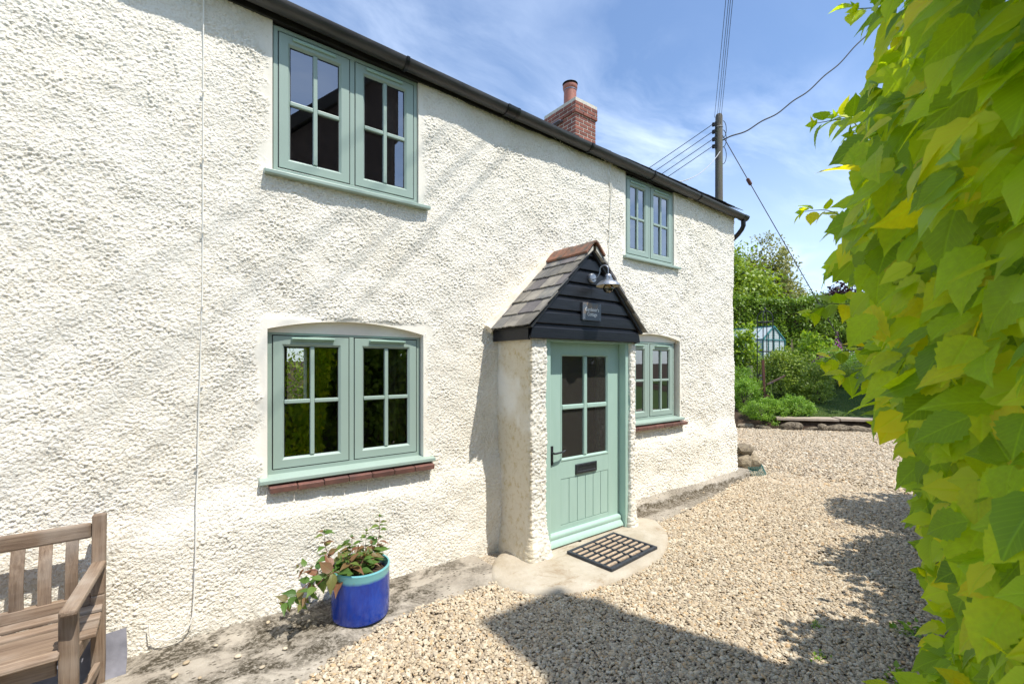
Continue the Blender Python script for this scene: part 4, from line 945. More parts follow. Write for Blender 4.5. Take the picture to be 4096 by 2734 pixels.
p = [(3.925, -0.022, 3.87), (3.90, -0.024, 3.80), (3.876, -0.024, 3.745), (3.895, -0.024, 3.68), (3.916, -0.024, 3.64), (3.934, -0.024, 3.55), (3.927, -0.024, 3.42), (3.908, -0.024, 3.1), (3.897, -0.024, 2.8), (3.890, -0.024, 2.3)]
root_lab = "pale doubled cable dropping from the eaves to the porch"
wall_cable(p, 0.0055, root_lab, [(3.90, -0.028, 3.72), (3.93, -0.028, 3.52), (3.905, -0.028, 3.05)])
MB().tube([(x + 0.018 + 0.006 * math.sin(z * 9), y, z) for x, y, z in p[:6]], 0.0055, 8).build("cable", 'cable', bpy.data.objects["wall_cable.001"], smooth=True)

# lamp
lamp = thing("wall_lamp", (3.056, -0.545, 2.42), "galvanised dome lamp on a swan neck, fixed to the porch gable", "lamp")
MB().lathe([(0.001, 0.0), (0.044, 0.0), (0.044, -0.016), (0.036, -0.026), (0.001, -0.027)], (3.056, -0.541, 2.42), 28, 'Y').build("backplate", 'metal', lamp, smooth=True)
MB().lathe([(0.001, 0), (0.005, 0), (0.005, -0.004), (0.001, -0.004)], (3.045, -0.567, 2.404), 8, 'Y').build("screw", 'iron', lamp)
lx, ly = 3.108, -0.69
arm = [(3.058, -0.565, 2.408), (3.066, -0.585, 2.412), (3.074, -0.605, 2.43), (3.080, -0.618, 2.47)] + [(3.080 + (lx - 3.080) * (0.5 - 0.5 * math.cos(a)), -0.618 + (ly + 0.618) * (0.5 - 0.5 * math.cos(a)), 2.487 + 0.036 * math.sin(a)) for a in np.linspace(0.1, math.pi - 0.1, 12)] + [(lx, ly, 2.47), (lx, ly, 2.445)]
MB().tube(arm, 0.0052, 10).build("swan_neck", 'metal', lamp, smooth=True)
MB().lathe([(0.001, 0.105), (0.012, 0.104), (0.026, 0.094), (0.031, 0.08), (0.031, 0.066), (0.040, 0.063), (0.041, 0.05), (0.045, 0.048), (0.045, 0.045), (0.070, 0.036), (0.092, 0.018), (0.104, 0.0), (0.108, -0.004), (0.107, -0.006)], (lx, ly, 2.342), 36).build("lamp_shade", 'metal', lamp, smooth=True)
MB().lathe([(0.105, -0.004), (0.090, 0.015), (0.068, 0.033), (0.044, 0.043), (0.001, 0.046)], (lx, ly, 2.341), 36).build("shade_lining", 'shadein', lamp, smooth=True)
MB().lathe([(0.026, 0.03), (0.030, 0.01), (0.044, -0.008), (0.048, -0.026), (0.040, -0.048), (0.022, -0.062), (0.001, -0.066)], (lx, ly, 2.342), 28).build("bulb", 'bulb', lamp, smooth=True)

# house sign
sign = thing("house_sign", (3.04, -0.545, 2.12), "square slate name plaque screwed to the black gable", "sign")
MB().box(2.925, 3.163, -0.560, -0.5425, 2.04, 2.196).build("plaque", 'signslate', sign, bevel=0.002)
for x, z in ((2.945, 2.056), (3.143, 2.056), (2.945, 2.18), (3.143, 2.18)):
    MB().lathe([(0.001, -0.004), (0.0045, -0.003), (0.005, 0)], (x, -0.560, z), 10, 'Y').build("screw", 'brass', sign, smooth=True)
def text_part(s, x, z, size, par):
    cu = bpy.data.curves.new("lettering", 'FONT'); cu.body = s; cu.size = size; cu.align_x = 'CENTER'; cu.extrude = 0.0004; cu.offset = 0.0006; cu.resolution_u = 3
    tmp = bpy.data.objects.new("tmp", cu); COL.objects.link(tmp); dg = bpy.context.evaluated_depsgraph_get()
    me = bpy.data.meshes.new_from_object(tmp.evaluated_get(dg)); COL.objects.unlink(tmp); bpy.data.objects.remove(tmp)
    me.materials.clear(); me.materials.append(MAT['letter'])
    return from_mesh("lettering", me, par, Matrix.Translation((x, -0.5608, z)) @ Euler((R(90), 0, 0)).to_matrix().to_4x4() @ Matrix.Scale(0.86, 4, (1, 0, 0)))
text_part("Gardener\u2019s", 3.045, 2.122, 0.046, sign); text_part("Cottage", 3.045, 2.080, 0.046, sign)

# door mat
A_, B_ = Vector((2.716, -0.572, 0)), Vector((3.378, -0.523, 0)); mx = (B_ - A_).normalized()
MM = Matrix((mx, Vector((mx.y, -mx.x, 0)), Vector((0, 0, -1)))).transposed().to_4x4(); MM.translation = (2.716, -0.572, 0.0)
mat_ = thing("doormat", (3.0, -0.78, 0.05), "rubber and coir doormat on the concrete step", "doormat"); ML, MWd = 0.662, 0.462
F_ = MB(); zt, zb_ = -0.070, -0.046
F_.box(0, ML, 0, 0.026, zt, zb_).box(0, ML, MWd - 0.026, MWd, zt, zb_).box(0, 0.026, 0.026, MWd - 0.026, zt, zb_).box(ML - 0.026, ML, 0.026, MWd - 0.026, zt, zb_)
for k in (1, 2, 3): F_.box(ML * k / 4 - 0.007, ML * k / 4 + 0.007, 0.026, MWd - 0.026, zt + 0.002, zb_)
F_.build("rubber_frame", 'rubber', mat_, bevel=0.004, wm=MM)
cm = None; nub = MB()
for c in range(4):
    x0 = max(0.026, ML * c / 4 + 0.007) + 0.004; x1 = min(ML - 0.026, ML * (c + 1) / 4 - 0.007) - 0.004
    for r_ in range(7):
        y0 = 0.030 + r_ * 0.0585
        b = MB(); nn = 8
        b.box(x0, x1, y0, y0 + 0.026, zt + 0.001 + rnd.uniform(0, .002), zb_)
        b.build("coir_strip", 'coir', mat_, bevel=0.007, wm=MM)
        if r_ < 6:
            for rr in range(2):
                for q in range(12):
                    xx_ = x0 + (x1 - x0) * (q + 0.5 + 0.25 * (rr % 2)) / 12.4; yy_ = y0 + 0.037 + rr * 0.012
                    nub.box(xx_ - 0.0042, xx_ + 0.0042, yy_ - 0.0042, yy_ + 0.0042, zt + 0.006, zb_)
nub.box(0.026, ML - 0.026, 0.026, MWd - 0.026, zb_ - 0.008, zb_ - 0.001)
nub.build("rubber_nubs", 'rubber', mat_, wm=MM, kind='stuff')

# blue pot with fuchsia cuttings
PC = (1.025, -0.390, 0.032)
pot = thing("plant_pot", PC, "oval cobalt blue glazed pot with turquoise rim", "plant pot")
MB().lathe([(0.001, 0.004), (0.168, 0.0), (0.176, 0.006), (0.179, 0.02), (0.181, 0.15), (0.183, 0.30), (0.185, 0.312), (0.180, 0.320), (0.172, 0.318), (0.168, 0.30), (0.166, 0.24), (0.001, 0.235)], (0, 0, 0), 56, sc=(1.0, 1.05)).build("pot", 'pot', pot, smooth=True, wm=Matrix.Translation(PC))
MB().lathe([(0.168, -0.01), (0.12, 0.004), (0.06, 0.010), (0.001, 0.006)], (PC[0], PC[1], PC[2] + 0.262), 36, sc=(1, 1.05)).build("potting_soil", 'soil', pot, smooth=True)
PLEAF = [leaf_geo(7, 0.34, 0.05, 0.25, dr) for dr in (0.15, 0.35, 0.55)]
def leaf_mesh(name, geo, mat):
    V, F, U = geo; me = bpy.data.meshes.new(name); me.from_pydata([tuple(v) for v in V], [], [tuple(f) for f in F])
    uvl = me.uv_layers.new(name='UVMap'); idx = np.array(F).ravel(); uvl.data.foreach_set('uv', U[idx].astype(np.float32).ravel())
    me.polygons.foreach_set('use_smooth', np.ones(len(F), bool)); me.materials.append(MAT[mat]); return me
PLM = [leaf_mesh("leaf", g_, 'potleaf') for g_ in PLEAF]
def lmat(p, d, nrm, s):
    d = Vector(d).normalized(); y = Vector(nrm).cross(d).normalized(); z = d.cross(y)
    M = Matrix((d * s, y * s, z * s)).transposed().to_4x4(); M.translation = Vector(p); return M
fuch = thing("potted_fuchsia", (PC[0], PC[1], 0.29), "straggly fuchsia with green and reddening leaves growing out of the blue pot", "plant")
def shoot(pts, root, mat, meshes, s0, s1, step, r=0.0028, par='redstem', spread=0.9, name="leaf"):
    P = [Vector(p) for p in pts]; fine = []
    for i in range(len(P) - 1):
        p0, p1, p2, p3 = P[max(i - 1, 0)], P[i], P[i + 1], P[min(i + 2, len(P) - 1)]
        for t in (0, .25, .5, .75): fine.append(0.5 * ((2 * p1) + (p2 - p0) * t + (2 * p0 - 5 * p1 + 4 * p2 - p3) * t * t + (3 * p1 - p0 - 3 * p2 + p3) * t ** 3))
    fine.append(P[-1]); nf = len(fine)
    MB().tube(fine, [r * (1 - 0.6 * i / (nf - 1)) for i in range(nf)], 6).build("stem", par, root, smooth=True)
    L = 0; nxt = step * 0.7; tot = sum((b_ - a_).length for a_, b_ in zip(fine, fine[1:])); k = 0
    for a_, b_ in zip(fine, fine[1:]):
        L += (b_ - a_).length
        while L > nxt:
            d = (b_ - a_).normalized(); s_ = d.orthogonal().normalized(); s_ = Matrix.Rotation(k * R(88) + rnd.uniform(-.3, .3), 3, d) @ s_
            sz = (s0 + (s1 - s0) * nxt / tot) * rnd.uniform(0.8, 1.2)
            for sg in (1, -1):
                dd = (s_ * sg * spread + d * 0.45 + Vector((0, 0, -0.15))).normalized()
                nr = (d * 0.4 + Vector((rnd.uniform(-.4, .3), rnd.uniform(-.7, .1), 0.9)))
                from_mesh(name, rnd.choice(meshes), root, lmat(b_ + dd * 0.006, dd, nr, sz))
            nxt += step * rnd.uniform(0.8, 1.2); k += 1
    d = (fine[-1] - fine[-2]).normalized()
    for j in range(4):
        s_ = Matrix.Rotation(j * R(90) + 0.4, 3, d) @ d.orthogonal().normalized(); dd = d * 0.9 + s_ * 0.6
        from_mesh(name, rnd.choice(meshes), root, lmat(fine[-1], dd, s_ * -1 + Vector((0, 0, .4)), s1 * 0.55))
Zs = 0.30
shoot([(0.92, -0.40, Zs), (0.87, -0.36, 0.355), (0.80, -0.36, 0.345), (0.70, -0.37, 0.30), (0.63, -0.38, 0.255), (0.57, -0.385, 0.235)], fuch, 0, PLM, 0.10, 0.06, 0.036)
shoot([(0.92, -0.42, Zs), (0.85, -0.45, 0.365), (0.77, -0.46, 0.345), (0.69, -0.47, 0.285), (0.66, -0.475, 0.25)], fuch, 0, PLM, 0.10, 0.06, 0.036)
shoot([(0.97, -0.44, Zs), (0.95, -0.45, 0.38), (0.92, -0.45, 0.44)], fuch, 0, PLM, 0.085, 0.055, 0.034)
shoot([(0.80, -0.36, 0.345), (0.74, -0.33, 0.37), (0.67, -0.31, 0.395)], fuch, 0, PLM, 0.055, 0.045, 0.036, 0.002)
shoot([(0.90, -0.33, Zs), (0.86, -0.30, 0.38), (0.835, -0.28, 0.47), (0.83, -0.27, 0.56)], fuch, 0, PLM, 0.09, 0.045, 0.036)
shoot([(1.0, -0.36, Zs), (0.98, -0.33, 0.39), (0.95, -0.30, 0.46)], fuch, 0, PLM, 0.095, 0.055, 0.036)
shoot([(1.13, -0.33, Zs), (1.17, -0.30, 0.40), (1.195, -0.28, 0.50), (1.20, -0.27, 0.585)], fuch, 0, PLM, 0.085, 0.05, 0.034)
shoot([(1.08, -0.30, Zs), (1.10, -0.27, 0.40), (1.11, -0.26, 0.50)], fuch, 0, PLM, 0.085, 0.05, 0.036)
shoot([(1.02, -0.28, Zs), (1.02, -0.24, 0.40), (1.02, -0.23, 0.47)], fuch, 0, PLM, 0.08, 0.05, 0.036)
for _ in range(12):
    a = rnd.uniform(0, 6.28); rr = rnd.uniform(0.02, 0.12); x, y = PC[0] + rr * math.cos(a), PC[1] + rr * math.sin(a)
    shoot([(x, y, Zs - 0.02), (x + rnd.uniform(-.02, .02), y + rnd.uniform(-.02, .02), Zs + 0.05), (x + rnd.uniform(-.05, .05), y + rnd.uniform(-.04, .04), Zs + rnd.uniform(.08, .14))], fuch, 0, PLM, 0.075, 0.05, 0.03)

# stones and netting at the far corner of the cottage
def rock(name, c, sz, seed, mat, parent=None, rot=0.0, sub=2):
    bm = bmesh.new(); bmesh.ops.create_icosphere(bm, subdivisions=sub, radius=0.5); r = random.Random(seed)
    ax = [Vector((r.gauss(0, 1), r.gauss(0, 1), r.gauss(0, 1))).normalized() for _ in range(9)]
    for v in bm.verts:
        d = v.co.normalized(); k = min(0.5 / max(0.25, d.dot(q)) if d.dot(q) > 0.55 else 0.60 for q in ax); v.co = d * min(k, 0.62) * (1 + r.uniform(-.035, .035))
    me = bpy.data.meshes.new(name); bm.to_mesh(me); bm.free(); me.materials.append(MAT[mat])
    return from_mesh(name, me, parent, Matrix.Translation(c) @ Euler((r.uniform(-.15, .15), r.uniform(-.15, .15), rot)).to_matrix().to_4x4() @ Matrix.Diagonal((*sz, 1)))
for c, s, lab, r_ in (((7.14, 0.06, 0.33), (0.46, 0.24, 0.15), "flat tan stone on top of the pile at the cottage corner", 0.15), ((7.02, 0.02, 0.15), (0.30, 0.24, 0.26), "squat brown stone under the flat one at the corner", 0.2), ((7.28, 0.0, 0.12), (0.30, 0.24, 0.24), "right hand brown stone of the corner pile", 0.5), ((6.90, 0.10, 0.10), (0.16, 0.16, 0.22), "narrow dark stone between corner wall and pile", 0.1)):
    tag(rock("stone", c, s, hash(lab) % 97 if False else len(lab), 'stone', rot=r_), lab, "stone", "stones piled at the cottage corner")
nt_ = MB()
for k in range(13):
    a = k / 12; nt_.tube([(6.84 + a * 0.40, -0.20 - 0.10 * math.sin(a * 3.1), 0.02), (6.86 + a * 0.40, -0.14 - 0.08 * math.sin(a * 3.1), 0.13)], 0.003, 4)
for z in np.linspace(0.02, 0.13, 8): nt_.tube([(6.84 + a * 0.40 + z * 0.18, -0.20 - 0.10 * math.sin(a * 3.1) + (z - 0.02) * 0.6, z) for a in np.linspace(0, 1, 10)], 0.003, 4)
tag(nt_.build("netting", 'teal'), "scrap of green netting round the foot of the corner stones", "netting")

# ------------------------------------------------------------------ pole and wires
PB = Vector((14.55, 4.40, 0)); PB.z = float(gz(PB.x, PB.y))
pole = thing("utility_pole", PB, "weathered timber utility pole rising beyond the cottage roof", "utility pole")
MB().tube([(0, 0, 0), (4, 0, 0), (9.88 - PB.z - 0.06, 0, 0), (9.88 - PB.z, 0, 0)], [0.145, 0.128, 0.110, 0.085], 16).build("post", 'polewood', pole, smooth=True, wm=fr(PB, (0, 0, 1), (1, 0, 0)))
rt = Vector((0.793, -0.609, 0)); fw = Vector((0.609, 0.793, 0)); top = Vector((PB.x, PB.y, 0))
ins = [top - rt * 0.20 - fw * 0.05 + Vector((0, 0, z)) for z in (9.52, 9.28, 9.03, 8.80)]
MB().box(-0.02, 0.02, -0.012, 0.012, 8.70, 9.62, Matrix.Translation(top - rt * 0.135 - fw * 0.05)).build("bracket", 'iron', pole)
for c in ins:
    MB().lathe([(0.02, -0.06), (0.05, -0.05), (0.05, -0.015), (0.032, 0), (0.05, 0.015), (0.05, 0.05), (0.02, 0.06)], c, 14).tube([c, c + rt * 0.09], 0.012, 6).build("insulator", 'wire', pole, smooth=True)
MB().tube([top - rt * 0.118 - fw * 0.05 + Vector((0, 0, z)) for z in (2, 5, 8.5)], 0.03, 8).build("cable_cover", 'wire', pole, smooth=True)
lo_ = MB()
for k, z in enumerate((9.35, 9.05, 8.5)):
    pts = [top + rt * (0.10 + 0.11 * math.sin(a)) - fw * 0.07 + Vector((0, 0, z + 0.28 * math.cos(a))) for a in np.linspace(0, math.pi, 10)]; lo_.tube(pts, 0.011, 6)
for k, z in enumerate((9.40, 9.15, 8.92)): lo_.tube([ins[k] + Vector((0, 0, 0.02)) - fw * .03, ins[k] + rt * 0.06 - fw * 0.1 + Vector((0, 0, -0.12)), ins[k] - fw * .03 + Vector((0, 0, -0.2))], 0.008, 5)
lo_.build("jumper_loop", 'wire', pole, smooth=True)
MB().tube([top + rt * 0.115 * math.cos(a) + fw * 0.115 * math.sin(a) + Vector((0, 0, 9.45)) for a in np.linspace(0, 6.28, 20)], 0.009, 5).build("steel_strap", 'greywire', pole)
def wire(p0, p1, r, sag, mat, lab, group=None, n=24, cat="wire", nm="overhead_wire", wob=0.0):
    p0, p1 = Vector(p0), Vector(p1); pts = [p0.lerp(p1, t) + Vector((0, 0, -sag * 4 * t * (1 - t) + (math.sin(t * 38) * wob if 0 < t < .9 else 0))) for t in np.linspace(0, 1, n)]
    return tag(MB().tube(pts, r, 6).build(nm, mat, smooth=True), lab, cat, group)
pos = ["topmost", "second", "third", "lowest"]
off4 = [(-0.21, 9.70), (-0.13, 9.62), (-0.075, 9.56), (-0.015, 9.50)]
for k in range(4):
    a = top + rt * off4[k][0] - fw * 0.14 + Vector((0, 0, off4[k][1])); cc = Vector((0, -3.35, 1.65)); e = cc + (Vector((2.45 + 0.028 * k, -2.55, 8.22 + 0.01 * k)) - cc) * (0.90, 0.97, 1.05, 1.14)[k]; e2 = a + (e - a) * 1.7 + Vector((0, 0, 0.6))
    wire(a, e2, 0.0065, 0.28, 'wire', f"{['leftmost', 'second from left', 'second from right', 'rightmost'][k]} of four wires rising from the pole top out of view", "wires leading from the pole over the drive", 40)
for k in range(4):
    e = ins[k] - rt * 14 + fw * 3.2 + Vector((0, 0, -8.0)); wire(ins[k] - rt * 0.04, e, 0.011, 0.25, 'wire', f"{pos[k]} of the four wires slanting down behind the cottage roof", "wires slanting behind the roof")
wire(top + rt * 0.12 + Vector((0, 0, 9.03)), (19.6, 0.55, 14.3), 0.022, 0.75, 'wire', "thick wavy black cable curving from the pole to the upper right", n=60, wob=0.03)
sa, sb = top + rt * 0.11 + Vector((0, 0, 9.20)), Vector((17.9, 1.83, 2.05))
wire(sa, sb, 0.013, 0.0, 'rustwire', "taut stay wire slanting from the pole down behind the foxgloves", nm="stay_wire")
c = sa.lerp(sb, 0.215); d = (sb - sa).normalized()
tag(MB().tube([c - d * 0.13, c - d * 0.10, c + d * 0.10, c + d * 0.13], [0.02, 0.055, 0.055, 0.02], 10).build("stay_insulator", 'rust', smooth=True), "brown egg insulator on the slanting stay wire", "insulator")
wire(top - rt * 0.02 - fw * .13 + Vector((0, 0, 8.60)), (6.2, 1.6, 4.95), 0.012, 0.55, 'greywire', "thin grey cable drooping from the pole to the cottage roof")

# ------------------------------------------------------------------ golden shrub on the right
shrub = thing("golden_shrub", (1.1, -3.5, 0), "tall golden leaved shrub crowding the right side of the drive", "shrub")
A0, B0 = np.array((0.60, -3.66)), np.array((1.56, -3.36)); AX = (B0 - A0) / np.linalg.norm(B0 - A0); AL = np.linalg.norm(B0 - A0)
def rad(z): return np.interp(z, [0.3, 0.85, 1.15, 1.4, 1.65, 1.9, 2.2, 2.6, 2.95, 3.2], [0.25, 0.26, 0.265, 0.315, 0.385, 0.40, 0.375, 0.315, 0.25, 0.1])
def shrub_pts(n, dmax):
    """surface samples on an upright capsule that bulges at mid height"""
    z = rng.uniform(0.25, 3.15, n); L = AL + math.pi * 0.5; t = rng.uniform(-0.45, L, n); P = np.zeros((n, 3)); O = np.zeros((n, 3)); r = rad(z)
    nx_, ny_ = -AX[1], AX[0]
    th = np.where(t < 0, t / 0.45 * 1.3, np.where(t > AL, -(t - AL) / 0.5, 0))
    base = A0 + AX * np.clip(t, 0, AL)[:, None]
    ox = nx_ * np.cos(th) - ny_ * np.sin(th); oy = nx_ * np.sin(th) + ny_ * np.cos(th)
    dep = rng.exponential(0.10, n) if dmax is None else rng.random(n) * dmax
    bulge = np.minimum(0.12 * (fbm(t * 4.5, z * 4.5, 91) - 0.5) * 2, 0.045)
    rr = r + bulge - dep
    P[:, 0] = base[:, 0] + ox * rr; P[:, 1] = base[:, 1] + oy * rr; P[:, 2] = z
    O[:, 0] = ox; O[:, 1] = oy; O[:, 2] = 0.25; return P, O
def shrub_orient(O):
    n = len(O); side = np.cross(O, (0, 0, 1.0))
    N = O * 0.45 + np.array((-0.75, 0.08, 0.40)) + rng.normal(0, 0.42, (n, 3)); N /= np.linalg.norm(N, axis=1, keepdims=True)
    D = np.array((-0.30, 0.52, -0.60)) * rng.uniform(0.5, 1.0, (n, 1)) + side * rng.normal(0, 0.32, (n, 1)) + rng.normal(0, 0.30, (n, 3))
    D = D - N * (np.einsum('ij,ij->i', D, N)[:, None] * 0.85) + O * 0.12; return D, N
cam_p = np.array((0, -3.35, 1.65))
P, O = shrub_pts(13500, None); D, N = shrub_orient(O); S = rng.uniform(0.036, 0.074, len(P))
dc = np.linalg.norm(P - cam_p, axis=1); kp = dc > np.where(P[:, 2] < 1.15, 0.50, 0.66)
P, O, D, N, S = P[kp], O[kp], D[kp], N[kp], S[kp]; dc = dc[kp]
GL = [leaf_geo(14, 0.40, 0.085, fo, dr, 0.8) for dr, fo in ((0.06, 0.10), (0.24, 0.22), (0.42, 0.16))]; GLM = [leaf_mesh("leaf", g_, 'gold') for g_ in GL]
# the leaves that show largest are separate parts, the rest one mass
v = P - cam_p; zf = v[:, 0] * 0.6088 + v[:, 1] * 0.7934; xf = v[:, 0] * 0.7934 - v[:, 1] * 0.6088
inview = (zf > 0.1) & (np.abs(xf / np.maximum(zf, .1)) < 1.15) & (np.abs(v[:, 2] / np.maximum(zf, .1) - 0.05) < 0.8)
facing = np.einsum('ij,ij->i', P - cam_p, O) < 0.15
score = S / dc * inview * (0.3 + facing); big_i = np.argsort(-score)[:250]; mk = np.ones(len(P), bool); mk[big_i] = False
for i in big_i: from_mesh("leaf", GLM[i % 3], shrub, lmat(P[i], D[i], N[i], float(S[i])))
leaf_mass("foliage", leaf_geo(8, 0.40, 0.085, 0.18, 0.26, 0.8), P[mk], D[mk], N[mk], S[mk], 'gold', shrub, smooth=True)
# shoots that stick out over the drive
shoots = [((1.94, -2.80, 2.16), (-0.1, 0.085, 0.045), .17), ((1.90, -2.80, 1.86), (-0.1, 0.10, -0.02), .12), ((1.93, -2.82, 1.70), (-0.1, 0.09, -0.04), .11), ((1.92, -2.83, 1.98), (-0.1, 0.08, 0.03), .10), ((1.24, -3.14, 0.98), (-0.1, 0.10, -0.03), .11), ((1.86, -2.86, 2.42), (-0.1, 0.06, 0.08), .12), ((1.58, -2.99, 2.29), (-0.32, 0.26, 0.10), .20), ((1.64, -2.98, 2.25), (-0.22, 0.14, 0.14), .13), ((1.76, -2.96, 1.92), (-0.26, 0.22, 0.06), .18), ((1.8, -2.96, 2.05), (-0.2, 0.2, -.02), .12),
          ((1.74, -2.96, 1.63), (-0.26, 0.18, 0.0), .15), ((1.74, -2.98, 1.5), (-0.2, 0.14, -0.05), .07), ((1.5, -3.06, 2.5), (-0.2, 0.2, 0.16), .15), ((1.55, -3.12, 2.72), (-0.2, 0.2, 0.2), .15), ((1.42, -3.17, 1.22), (-0.24, 0.2, -0.05), .10), ((1.15, -3.25, 0.98), (-0.26, 0.16, 0.02), .10)]
for p, d, L in shoots:
    p, d = Vector(p), Vector(d).normalized(); e = p + d * L + Vector((0, 0, -0.12 * L))
    shoot([p - d * 0.15, p, p + d * L * 0.5 + Vector((0, 0, 0.01)), e], shrub, 0, GLM, 0.075, 0.05, 0.042, 0.0025, 'stem', 0.8)
for k in range(26):
    z0 = rnd.uniform(0.0, 0.1); a = rnd.uniform(0, 1); b0 = A0 + AX * AL * a; hh = rnd.uniform(1.4, 2.8)
    ang_ = rnd.uniform(-2.2, 2.2); q = Vector((math.sin(ang_), math.cos(ang_), 0)) * rnd.uniform(0.1, 0.32)
    MB().tube([(b0[0], b0[1], z0), (b0[0] + q.x * .3, b0[1] + q.y * .3, hh * .5), (b0[0] + q.x, b0[1] + q.y, hh)], [0.010, 0.007, 0.003], 6).build("branch", 'bark', shrub, smooth=True)

# darker hedge further along the drive, beyond the golden shrub
def bush(name, c, radv, n, size, mat, lab, cat, nclump=60, cl=0.3, stem=True, up=0.5, group=None, shell=0.6, extra=None):
    root = thing(name, c, lab, cat, group); cc = (c[0], c[1], c[2] + radv[2] * 0.85)
    P, O = blob_points(n, cc, radv, nclump, cl, shell); P[:, 2] = np.maximum(P[:, 2], gz(P[:, 0], P[:, 1]) + 0.02)
    D = O * 0.6 + rng.normal(0, 0.5, (n, 3)) + np.array((0, 0, -0.1)); N = O * 0.6 + np.array((0, 0, up)) + rng.normal(0, 0.4, (n, 3))
    leaf_mass("foliage", LEAF5 if size > 0.118 or size < 0.037 and n < 9000 else QUADLEAF, P, D, N, size * rng.uniform(0.7, 1.3, n), mat, root)
    if stem:
        b = MB()
        for k in range(7):
            a = rnd.uniform(0, 6.28); b.tube([c, Vector(c) + Vector((math.cos(a) * radv[0] * .4, math.sin(a) * radv[1] * .4, radv[2] * rnd.uniform(.8, 1.4)))], [0.012 + radv[2] * 0.01, 0.005], 5)
        b.build("stem", 'bark', root)
    return root
for x, y, h, lab in ((2.75, -3.90, 1.18, "dark green bush hidden close behind the golden shrub"), (3.7, -3.70, 1.24, "dark green bush beside the drive right behind the golden shrub"), (5.1, -3.36, 1.20, "middle dark green bush along the right edge of the drive"), (6.8, -3.02, 1.38, "farthest dark green bush along the right edge of the drive")):
    bush("laurel_bush", (x, y, 0.0), (0.95, 0.64, h), 8000, 0.115, 'hedgeleaf', lab, "bush", 70)

# ------------------------------------------------------------------ garden beyond the drive
# stone edging and paving
n_st = 0
edge_root = thing("stone_edging", (12.3, 1.4, 0), "low rubble stone edging between the gravel and the raised garden", "wall")
m_ = -3.2
while m_ < 4.2:
    s = rnd.uniform(0.12, 0.5); p = QO + QN * (0.25 + rnd.uniform(-.08, .05)) + QM * (m_ + s / 2); h = rnd.uniform(0.10, 0.24)
    rock("stone", (p[0], p[1], h * 0.30), (rnd.uniform(0.20, 0.34), s * 1.15, h), int(m_ * 100) + 900, 'edgestone', edge_root, rot=math.atan2(QN[1], QN[0]) + rnd.uniform(-.35, .35), sub=3)
    m_ += s * rnd.uniform(0.75, 1.6)
for k, (m0, m1) in enumerate(((0.02, 1.42), (1.45, 2.9), (2.93, 4.4), (-3.3, -1.9))):
    c = QO + QN * 0.46 + QM * (m0 + m1) / 2; M = fr((c[0], c[1], 0.262 + (0.012 if k == 1 else 0) + (0.04 if k == 3 else 0)), (QM[0], QM[1], 0))
    o = MB().box(-(m1 - m0) / 2, (m1 - m0) / 2, -0.24, 0.24, -0.03, 0.03).build("paving_slab", 'paver', wm=M, bevel=0.006)
    tag(o, ["long pinkish paving slab beside the oregano clump", "paving slab next along to the right, its edge set proud", "paving slab furthest right along the lawn edge", "weathered slab end showing by the cottage corner"][k], "paving slab", "paving slabs edging the lawn")
# lawn
ql = np.linspace(0.7, 12.0, 30); ml = np.linspace(-0.2, 26, 40); Q, Mm = np.meshgrid(ql, ml); Mm = Mm + 0.10 * Q * (Mm < 1)
X = QO[0] + Q * QN[0] + Mm * QM[0]; Y = QO[1] + Q * QN[1] + Mm * QM[1]
tag(np_mesh("lawn", np.stack([X.ravel(), Y.ravel(), (gz(X, Y) + 0.035).ravel()], 1), grid_faces(30, 40), 'lawn', smooth=True), kind='structure')
n = 16000; q_, m_ = rng.uniform(0.7, 5.8, n), rng.uniform(0, 4.2, n); m_ = m_ + 0.10 * q_ * 0
Pg = np.stack([QO[0] + q_ * QN[0] + m_ * QM[0], QO[1] + q_ * QN[1] + m_ * QM[1], np.zeros(n)], 1); Pg[:, 2] = gz(Pg[:, 0], Pg[:, 1]) + 0.03
tag(leaf_mass("grass", (np.array([(0, -.12, 0), (0, .12, 0), (1, 0, 0)], float), np.array([(0, 1, 2)]), np.array([(0, 0), (0, 1), (1, .5)], float)), Pg, rand_dirs(n, (0, 0, 1.1)), rand_dirs(n, (-.6, -.8, 0)), rng.uniform(0.03, 0.06, n), 'grass', None), "mown lawn grass in tree shade behind the paving", None, None, 'stuff')

